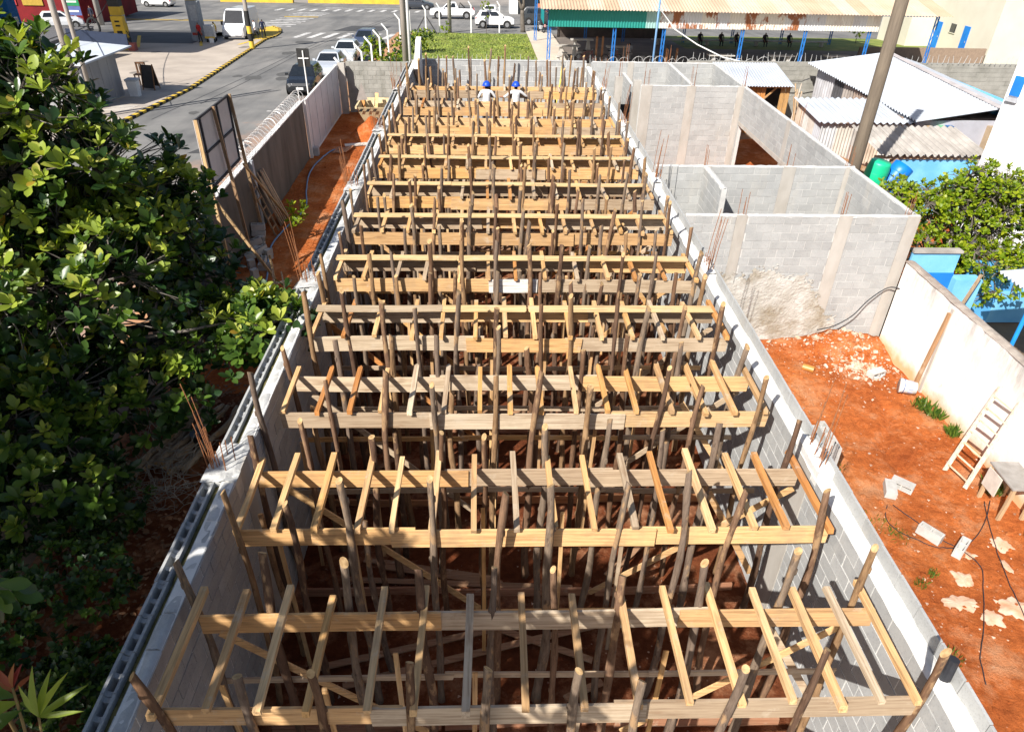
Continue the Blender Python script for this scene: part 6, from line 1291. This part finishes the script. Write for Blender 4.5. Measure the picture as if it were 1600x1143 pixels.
LANCE2 = leaf_geo([(0, .015), (.25, .1), (.5, .125), (.8, .07), (1, .003)], .3, .3)
def orient(p, d, up, s, sw=1.0):
    d = d.normalized(); x = d.cross(up); x = x.normalized() if x.length > 1e-3 else Vector((1, 0, 0)); z = x.cross(d)
    m = Matrix((x * s * sw, d * s, z * s)).transposed().to_4x4(); m.translation = p; return m
def rnd_dir():
    while True:
        v = Vector((U(-1, 1), U(-1, 1), U(-1, 1)))
        if .05 < v.length < 1: return v.normalized()
def rosette(p, ax, n, s, lst, mi, spread=(.35, 1.1)):
    ax = ax.normalized(); a0 = U(0, 6.28); q = ax.orthogonal().normalized(); r2 = ax.cross(q)
    for i in range(n):
        a = a0 + i * 2.4; sp = spread[0] + (spread[1] - spread[0]) * (i + 1) / n * U(.8, 1.15)
        d = ax * math.cos(sp) + (q * math.cos(a) + r2 * math.sin(a)) * math.sin(sp)
        lst.append((orient(p + ax * U(-.04, .01) * i * .3, d, ax + rnd_dir() * .3, s * U(.55, 1.25), U(.75, 1.25)), mi))
def mass(name, lst, geo, mats, root):
    mb = MB(); gv, gf = geo
    for m, mi in lst: mb.add([m @ v for v in gv], gf, mi)
    o = mb.obj(name, mats, root, smooth=True); o['kind'] = 'stuff'; return o
def limb(mb, a, b, r0, r1, wob=.15, n=5, k=6):
    a, b = Vector(a), Vector(b); L = (b - a).length; pts = [a.lerp(b, i / n) + (rnd_dir() * wob * L * .3 * math.sin(math.pi * i / n) if 0 < i < n else Vector()) for i in range(n + 1)]
    mb.tube(pts, [r0 + (r1 - r0) * i / n for i in range(n + 1)], k); return pts
def broadleaf(name, label, base, lobes, nros, leafs, s, geo, mats, pick, n_obj=0, cat='tree', trunk_r=.16, nl=(6, 9), fork=.35, spread=(.35, 1.1), twigs=True, droop=0.0):
    root = thing(name, label, cat, base); bp = Vector(base); lst = []; tw = MB(); tr = MB()
    top = max(l[0][2] for l in lobes); f = bp + Vector((0, 0, (top - bp.z) * fork))
    cen = sum((Vector(l[0]) for l in lobes), Vector()) / len(lobes); f = f.lerp(Vector((cen.x, cen.y, f.z)), .25)
    limb(tr, bp - Vector((0, 0, .1)), f, trunk_r, trunk_r * .75, .12, 6, 10)
    tot = sum(l[1][0] * l[1][1] for l in lobes)
    for c_, r_ in lobes:
        c_ = Vector(c_); r_ = Vector(r_); pts = limb(tr, f, c_, trunk_r * .6, trunk_r * .18, .3, 6, 7)
        n = int(nros * r_.x * r_.y / tot); subs = []
        for i in range(max(4, n // 14)):
            d = rnd_dir(); e = c_ + Vector((d.x * r_.x, d.y * r_.y, d.z * r_.z)) * .62; limb(tr, R.choice(pts[3:]), e, trunk_r * .2, trunk_r * .07, .3, 4, 5); subs.append(e)
        for i in range(n):
            d = rnd_dir(); d.z = abs(d.z) if R.random() < .55 else d.z; d.normalize()
            q = .98 if R.random() < .62 else U(.45, .95); nz = 1 + .4 * noise.noise(c_ + d * 2.3)
            p = c_ + Vector((d.x * r_.x, d.y * r_.y, d.z * r_.z)) * q * nz
            ax = (d * .8 + Vector((0, 0, .8 - droop)) - SUN * .25 + rnd_dir() * .35).normalized()
            if twigs and subs:
                e = min(subs, key=lambda z: (z - p).length_squared); tw.tube([e, e.lerp(p, .55) + rnd_dir() * .08, p], [.014, .01, .006], 4, False)
            rosette(p, ax, R.randint(*nl), s, lst, pick(d, q, p), spread)
    tr.obj('trunk', TWIG, root, smooth=True)
    if tw.f: tw.obj('twigs', TWIG, root)['kind'] = 'stuff'
    if n_obj:
        inv = [(i, m.translation) for i, (m, mi) in enumerate(lst)]
        def vis(p):
            d = p - CAM; z = d.dot(FWD)
            return z > 0 and abs((d - FWD * z).dot(Vector((1, 0, 0))) / z) < .74
        cand = sorted([(-(p.z) * 1.0 + (p - CAM).length * .9, i) for i, p in inv if vis(p)])[:n_obj]
        ids = {i for _, i in cand}; mes = []
        for mt in mats:
            mb = MB(); mb.add(geo[0], geo[1]); mes.append(mb.mesh('leaf', mt, smooth=True))
        for i in ids:
            m, mi = lst[i]; o = bpy.data.objects.new('leaf', mes[mi]); C.objects.link(o); o.parent = root; o.matrix_local = Matrix.Translation(-bp) @ m
        lst = [l for i, l in enumerate(lst) if i not in ids]
    mass('foliage', lst, geo, mats, root)
    return root
def pick_by_sun(d, q, p):  # sunlight put into leaf colour: sunward and upper brighter, inner and far darker
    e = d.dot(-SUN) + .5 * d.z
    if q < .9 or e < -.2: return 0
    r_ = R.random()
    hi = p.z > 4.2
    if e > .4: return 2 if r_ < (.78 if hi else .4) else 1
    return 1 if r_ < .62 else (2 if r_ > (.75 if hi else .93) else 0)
def build_plants():
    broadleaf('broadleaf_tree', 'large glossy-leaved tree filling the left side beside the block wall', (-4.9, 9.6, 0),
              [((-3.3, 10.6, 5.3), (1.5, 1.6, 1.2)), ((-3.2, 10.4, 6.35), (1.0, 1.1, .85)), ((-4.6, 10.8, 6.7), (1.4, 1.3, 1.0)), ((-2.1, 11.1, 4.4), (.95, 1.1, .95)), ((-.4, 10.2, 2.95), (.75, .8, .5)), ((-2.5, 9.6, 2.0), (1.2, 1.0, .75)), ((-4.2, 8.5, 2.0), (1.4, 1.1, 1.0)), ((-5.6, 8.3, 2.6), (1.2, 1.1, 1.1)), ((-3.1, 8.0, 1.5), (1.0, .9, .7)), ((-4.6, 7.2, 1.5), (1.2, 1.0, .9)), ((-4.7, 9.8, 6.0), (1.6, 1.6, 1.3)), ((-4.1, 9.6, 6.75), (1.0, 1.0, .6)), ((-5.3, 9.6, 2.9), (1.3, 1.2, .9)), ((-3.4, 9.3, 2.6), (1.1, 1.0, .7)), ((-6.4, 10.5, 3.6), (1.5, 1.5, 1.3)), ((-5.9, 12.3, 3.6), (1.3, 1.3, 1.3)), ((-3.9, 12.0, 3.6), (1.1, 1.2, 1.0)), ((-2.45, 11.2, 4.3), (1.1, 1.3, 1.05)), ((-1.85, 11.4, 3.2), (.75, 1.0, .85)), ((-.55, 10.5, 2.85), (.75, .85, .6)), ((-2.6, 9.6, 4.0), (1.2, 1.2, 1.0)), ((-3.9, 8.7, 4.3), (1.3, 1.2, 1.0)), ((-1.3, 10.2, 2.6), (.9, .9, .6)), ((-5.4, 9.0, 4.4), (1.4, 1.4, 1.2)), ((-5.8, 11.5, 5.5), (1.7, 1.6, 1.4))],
              6200, None, .215, OBOV, [LD, LM, LY], pick_by_sun, 290, trunk_r=.2)
    # trees standing left of and behind the viewpoint, whose shade falls on the near corner
    pk = lambda d, q, p: 0 if R.random() < .5 else 1
    broadleaf('broadleaf_tree', 'tall tree left of the viewpoint shading the near formwork', (-6.0, -2.2, 0), [((-4.6, -.8, 7.3), (2.4, 2.0, 1.3)), ((-1.9, .1, 7.2), (1.9, 1.4, 1.0)), ((.0, .3, 7.0), (1.5, 1.0, .8)), ((.9, .1, 6.9), (.8, .8, .6)), ((-6.5, -2.4, 6.7), (2.2, 2.2, 1.5)), ((-4.6, 1.6, 6.9), (2.0, 1.5, 1.1)), ((-2.6, 1.5, 7.1), (1.3, 1.0, .6))], 760, None, .33, OBOV, [LD, LM], pk, trunk_r=.25, twigs=False)
    broadleaf('broadleaf_tree', 'dense garden tree at the far left, outside the site wall', (-10.5, 1.5, 0), [((-9.8, 1.5, 6.6), (2.4, 2.4, 1.6)), ((-7.6, 3.6, 6.6), (1.7, 1.7, 1.1)), ((-10.5, 4.6, 6.2), (2.2, 2.2, 1.5)), ((-7.8, .4, 7.0), (2, 2, 1.2)), ((-6.3, 4.2, 6.9), (1.3, 1.4, .8))], 1700, None, .33, OBOV, [LD, LM], pk, trunk_r=.25, twigs=False)
    # undergrowth in the shade
    for i, (x, y, r_, h) in enumerate(((-3.4, 5.6, .9, .8), (-2.6, 6.8, .9, .9), (-4.4, 7.0, 1.1, 1.1), (-2.9, 8.3, .7, .6), (-5.6, 8.4, 1.1, 1.0), (-1.9, 5.4, .6, .45), (-6.6, 9.8, 1.2, 1.1))):
        lab = ['dark leafy undergrowth nearest the lower left edge', 'dark undergrowth shrub left of the channel block wall', 'dark shrub in shade below the large tree', 'small dark shrub beside the felled logs', 'dark shrub behind the tree trunk at the left edge', 'low dark plants at the foot of the left wall', 'dark shrub at the far left edge under the tree'][i]
        broadleaf('undergrowth_shrub', lab, (x, y, 0), [((x, y, h), (r_, r_, h * .7))], 230, None, .11, SMALL, [LD, LM], lambda d, q, p: 0 if R.random() < .6 else 1, cat='shrub', trunk_r=.03, nl=(7, 11), spread=(.3, 1.5), twigs=False)
    # bare tangled branches
    t = thing('dead_branches', 'tangle of bare grey twigs below the tree beside the wall', 'branches', (-2.2, 9.4, .2)); mb = MB()
    for i in range(46):
        a = Vector((-2.6 + U(-.5, .5), 9.2 + U(-.5, .5), U(.1, .9))); d = Vector((U(-.3, 1), U(-.6, .6), U(-.15, .5))) * U(.5, 1.4); pts = limb(mb, a, a + d, .012, .004, .5, 6, 4)
        for k in range(3): limb(mb, pts[R.randrange(2, 6)], pts[3] + rnd_dir() * .4, .006, .003, .4, 3, 4)
    mb.obj('twigs', M('grey_twig', (.3, .28, .25), (.2, .18, .16)), t)['kind'] = 'stuff'
    # leaf litter
    mb = MB()
    for i in range(3200):
        x, y = U(-3.7, -.05), U(2.0, 12.8); p = Vector((x, y, EZ(x, y) + .015)); m = orient(p, Vector((U(-1, 1), U(-1, 1), U(-.1, .1))), Vector((U(-.4, .4), U(-.4, .4), 1)), U(.06, .13)); mb.add([m @ v for v in SMALL[0]], SMALL[1])
    o = mb.obj('leaf_litter', M('dead_leaf', (.3, .15, .08), (.14, .08, .05), ns=2, world=True, rnd=.3)); o['kind'] = 'stuff'; o['label'] = 'brown fallen leaves on shaded soil beside the left wall'
    # shrub tips rising into the lower left corner: each leaf its own piece
    def tip(label, base, pts, leaves, name='garden_shrub'):
        t = thing(name, label, 'shrub', base); MB().tube([base] + pts, [.03] + [.012 - .006 * i / len(pts) for i in range(len(pts))], 7).obj('stem', M('green_stem', (.3, .2, .08), (.2, .14, .05)), t, smooth=True)
        for (p, d, s, g, mt) in leaves:
            m = orient(Vector(p), Vector(d), Vector((U(-.2, .2), -.6, 1)), s); mb = MB(); mb.add([m @ v for v in g[0]], g[1]); mb.obj('leaf', mt, t, smooth=True)
    def fan(p, n, s, mt, g, zmin=.1):
        L = []
        for i in range(n): d = rnd_dir(); d.z = abs(d.z) + zmin; L.append((p, d, s * U(.7, 1.15), g, mt))
        return L
    A = Vector(TIPA); B_ = Vector(TIPB)
    tip('shrub tip with red and orange young leaves in the lower left corner', (-.55, 3.0, 0), [A + Vector((-.12, 0, -.6)), A], [(A, (.1, .1, 1), .2, LANCE2, LR), (A, (.3, .2, .9), .19, LANCE2, LR), (A, (-.35, .1, .8), .2, LANCE2, LR), (A + Vector((0, 0, -.04)), (.5, .3, .5), .16, LANCE2, LR), (A + Vector((0, 0, -.05)), (-.7, .2, .5), .18, LANCE2, LR), (A + Vector((-.02, 0, -.12)), (-.8, .1, .15), .27, OBOV, LM), (A + Vector((-.02, 0, -.18)), (-.7, -.2, -.1), .27, OBOV, LY), (A + Vector((-.02, 0, -.2)), (.55, -.1, .05), .2, OBOV, LM), (A + Vector((-.03, 0, -.28)), (-.5, -.3, -.1), .26, OBOV, LM), (A + Vector((-.03, 0, -.3)), (.5, .2, -.2), .2, LANCE2, LM)])
    A2 = Vector(TIPC); tip('shrub tip with long narrow green leaves beside the red one', (-.4, 2.9, 0), [A2 + Vector((-.2, 0, -.8)), A2], [(A2, d, s, LANCE, LY) for k, (d, s) in enumerate((((.02, .1, 1), .42), ((.42, .2, .8), .4), ((.75, .25, .5), .38), ((-.25, .1, .8), .28), ((.25, .3, .95), .36), ((.7, .0, .15), .3)))])
    tip('drooping blue-green leaf cluster at the left edge in shade', (-.9, 3.4, 0), [B_ + Vector((-.5, 0, -.4)), B_ + Vector((-.15, 0, .1)), B_], [(B_ + Vector((U(-.16, .02), U(-.1, .1), U(-.05, .22))), (U(-.3, .8), U(-.4, .4), U(-1, .1)), U(.18, .26), OBOV, LM if k % 3 else LD) for k in range(16)])
    # sunlit bush tree on the right
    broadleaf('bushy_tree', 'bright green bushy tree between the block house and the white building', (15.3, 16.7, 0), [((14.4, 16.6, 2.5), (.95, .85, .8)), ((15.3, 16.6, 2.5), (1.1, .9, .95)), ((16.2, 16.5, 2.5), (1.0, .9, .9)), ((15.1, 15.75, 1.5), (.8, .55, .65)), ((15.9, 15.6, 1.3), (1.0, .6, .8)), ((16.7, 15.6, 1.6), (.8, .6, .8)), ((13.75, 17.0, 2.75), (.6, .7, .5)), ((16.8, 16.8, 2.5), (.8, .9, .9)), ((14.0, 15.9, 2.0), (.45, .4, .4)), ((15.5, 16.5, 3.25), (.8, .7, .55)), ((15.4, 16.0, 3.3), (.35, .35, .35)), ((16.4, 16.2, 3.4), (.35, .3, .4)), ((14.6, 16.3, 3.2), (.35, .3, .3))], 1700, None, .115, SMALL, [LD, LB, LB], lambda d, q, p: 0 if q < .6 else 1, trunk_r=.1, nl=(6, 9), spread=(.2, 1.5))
    # shrubs and tree round the lawn
    broadleaf('round_shrub', 'round green-brown shrub on the lawn behind the white pole', (-2.4, 61, gz(61)), [((-2.6, 61, gz(61) + .8), (.9, .8, .75)), ((-1.8, 61.2, gz(61) + .9), (.9, .8, .8)), ((-3.6, 60.8, gz(61) + .6), (.7, .7, .6))], 300, None, .16, SMALL, [LD, LB, LY], lambda d, q, p: R.choice((0, 0, 1, 2)), cat='shrub', trunk_r=.05, twigs=False)
    broadleaf('round_shrub', 'green shrub on the dirt verge among the bent posts', (-4.7, 54.5, gz(54)), [((-4.8, 54.5, gz(54) + .9), (.85, .8, .9)), ((-4.4, 53.4, gz(54) + .5), (.6, .6, .5))], 220, None, .17, SMALL, [LD, LB, LB], lambda d, q, p: R.choice((0, 1, 1)), cat='shrub', trunk_r=.05, twigs=False)
    broadleaf('verge_plants', 'low green plants along the fence foot left of the brown pole', (-2.9, 47, gz(47)), [((-3.0, 46 + i * 2.2, gz(46 + i * 2.2) + .5), (.7, 1.1, .6)) for i in range(5)], 260, None, .17, SMALL, [LD, LB, LM], lambda d, q, p: R.choice((0, 1, 2)), cat='plants', trunk_r=.02, twigs=False)
    broadleaf('street_tree', 'tree with dark trunk at the lawn edge beside the canopy', (6.8, 78, gz(78)), [((6.4, 78, 2.0), (1.8, 1.6, 1.2)), ((7.2, 77.6, 3.0), (1.8, 1.6, 1.4)), ((5.6, 78.3, 1.2), (.9, .8, .7))], 420, None, .26, SMALL, [LD, LM, LB], lambda d, q, p: R.choice((0, 0, 1)), trunk_r=.26, twigs=False)
    broadleaf('sapling', 'small sapling growing in the middle of the lawn', (-.6, 70, gz(70)), [((-.6, 70, gz(70) + .9), (.4, .4, .6))], 26, None, .16, SMALL, [LD, LB], lambda d, q, p: 1, cat='sapling', trunk_r=.03, twigs=False)
    broadleaf('sapling', 'thin sapling in front of the white SUV', (3.1, 76.6, gz(76)), [((3.1, 76.6, gz(76) + 2.3), (.5, .4, .5)), ((3.2, 76.6, gz(76) + 1.2), (.25, .25, .3))], 30, None, .16, SMALL, [LD, LB], lambda d, q, p: 1, cat='sapling', trunk_r=.03, twigs=False)
    broadleaf('sapling', 'young plant on the far lawn at the right end of the canopy', (38.2, 72, gz(72)), [((38.2, 72, gz(72) + 1.2), (.6, .6, .7))], 40, None, .2, SMALL, [LD, LB], lambda d, q, p: 1, cat='sapling', trunk_r=.04, twigs=False)
    broadleaf('sapling', 'small leafy seedling in the red soil corridor by the hose', (-2.75, 21.6, 0), [((-2.75, 21.6, .5), (.28, .28, .3)), ((-2.6, 20.6, .45), (.2, .2, .2))], 26, None, .16, OBOV, [LD, LB], lambda d, q, p: 1, cat='seedling', trunk_r=.012, twigs=False)
    # weeds
    def weeds(label, spots, n, h):
        mb = MB()
        for (x, y, r_) in spots:
            for i in range(n):
                a = U(0, 6.28); q = r_ * R.random() ** .6; px, py = x + q * math.cos(a), y + q * math.sin(a); z = EZ(px, py); d = Vector((U(-.6, .6), U(-.6, .6), 1)); m = orient(Vector((px, py, z)), d, Vector((1, U(-1, 1), .2)), h * U(.5, 1.3), .22); mb.add([m @ v for v in SMALL[0]], SMALL[1])
        o = mb.obj('weeds', LM); o['kind'] = 'stuff'; o['label'] = label
    weeds('thin green weeds sprouting on the red soil', [(10.15, 8.5, .28), (10.35, 8.2, .2), (9.9, 9.9, .25), (10.2, 7.2, .12), (10.5, 7.4, .1), (9.7, 10.4, .2), (10.0, 5.9, .15), (11.1, 5.6, .12)], 45, .1)
    weeds('tufts of grass at the foot of the white wall', [(12.6, 11.8, .2), (12.7, 11.5, .15), (12.75, 8.1, .25), (12.6, 9.3, .2), (12.8, 7.6, .3), (12.75, 10.9, .12)], 90, .22)
TIPA, TIPB, TIPC = (-.16, 3.12, 4.05), (-.2, 3.5, 4.6), (.05, 2.98, 3.9)
build_plants()
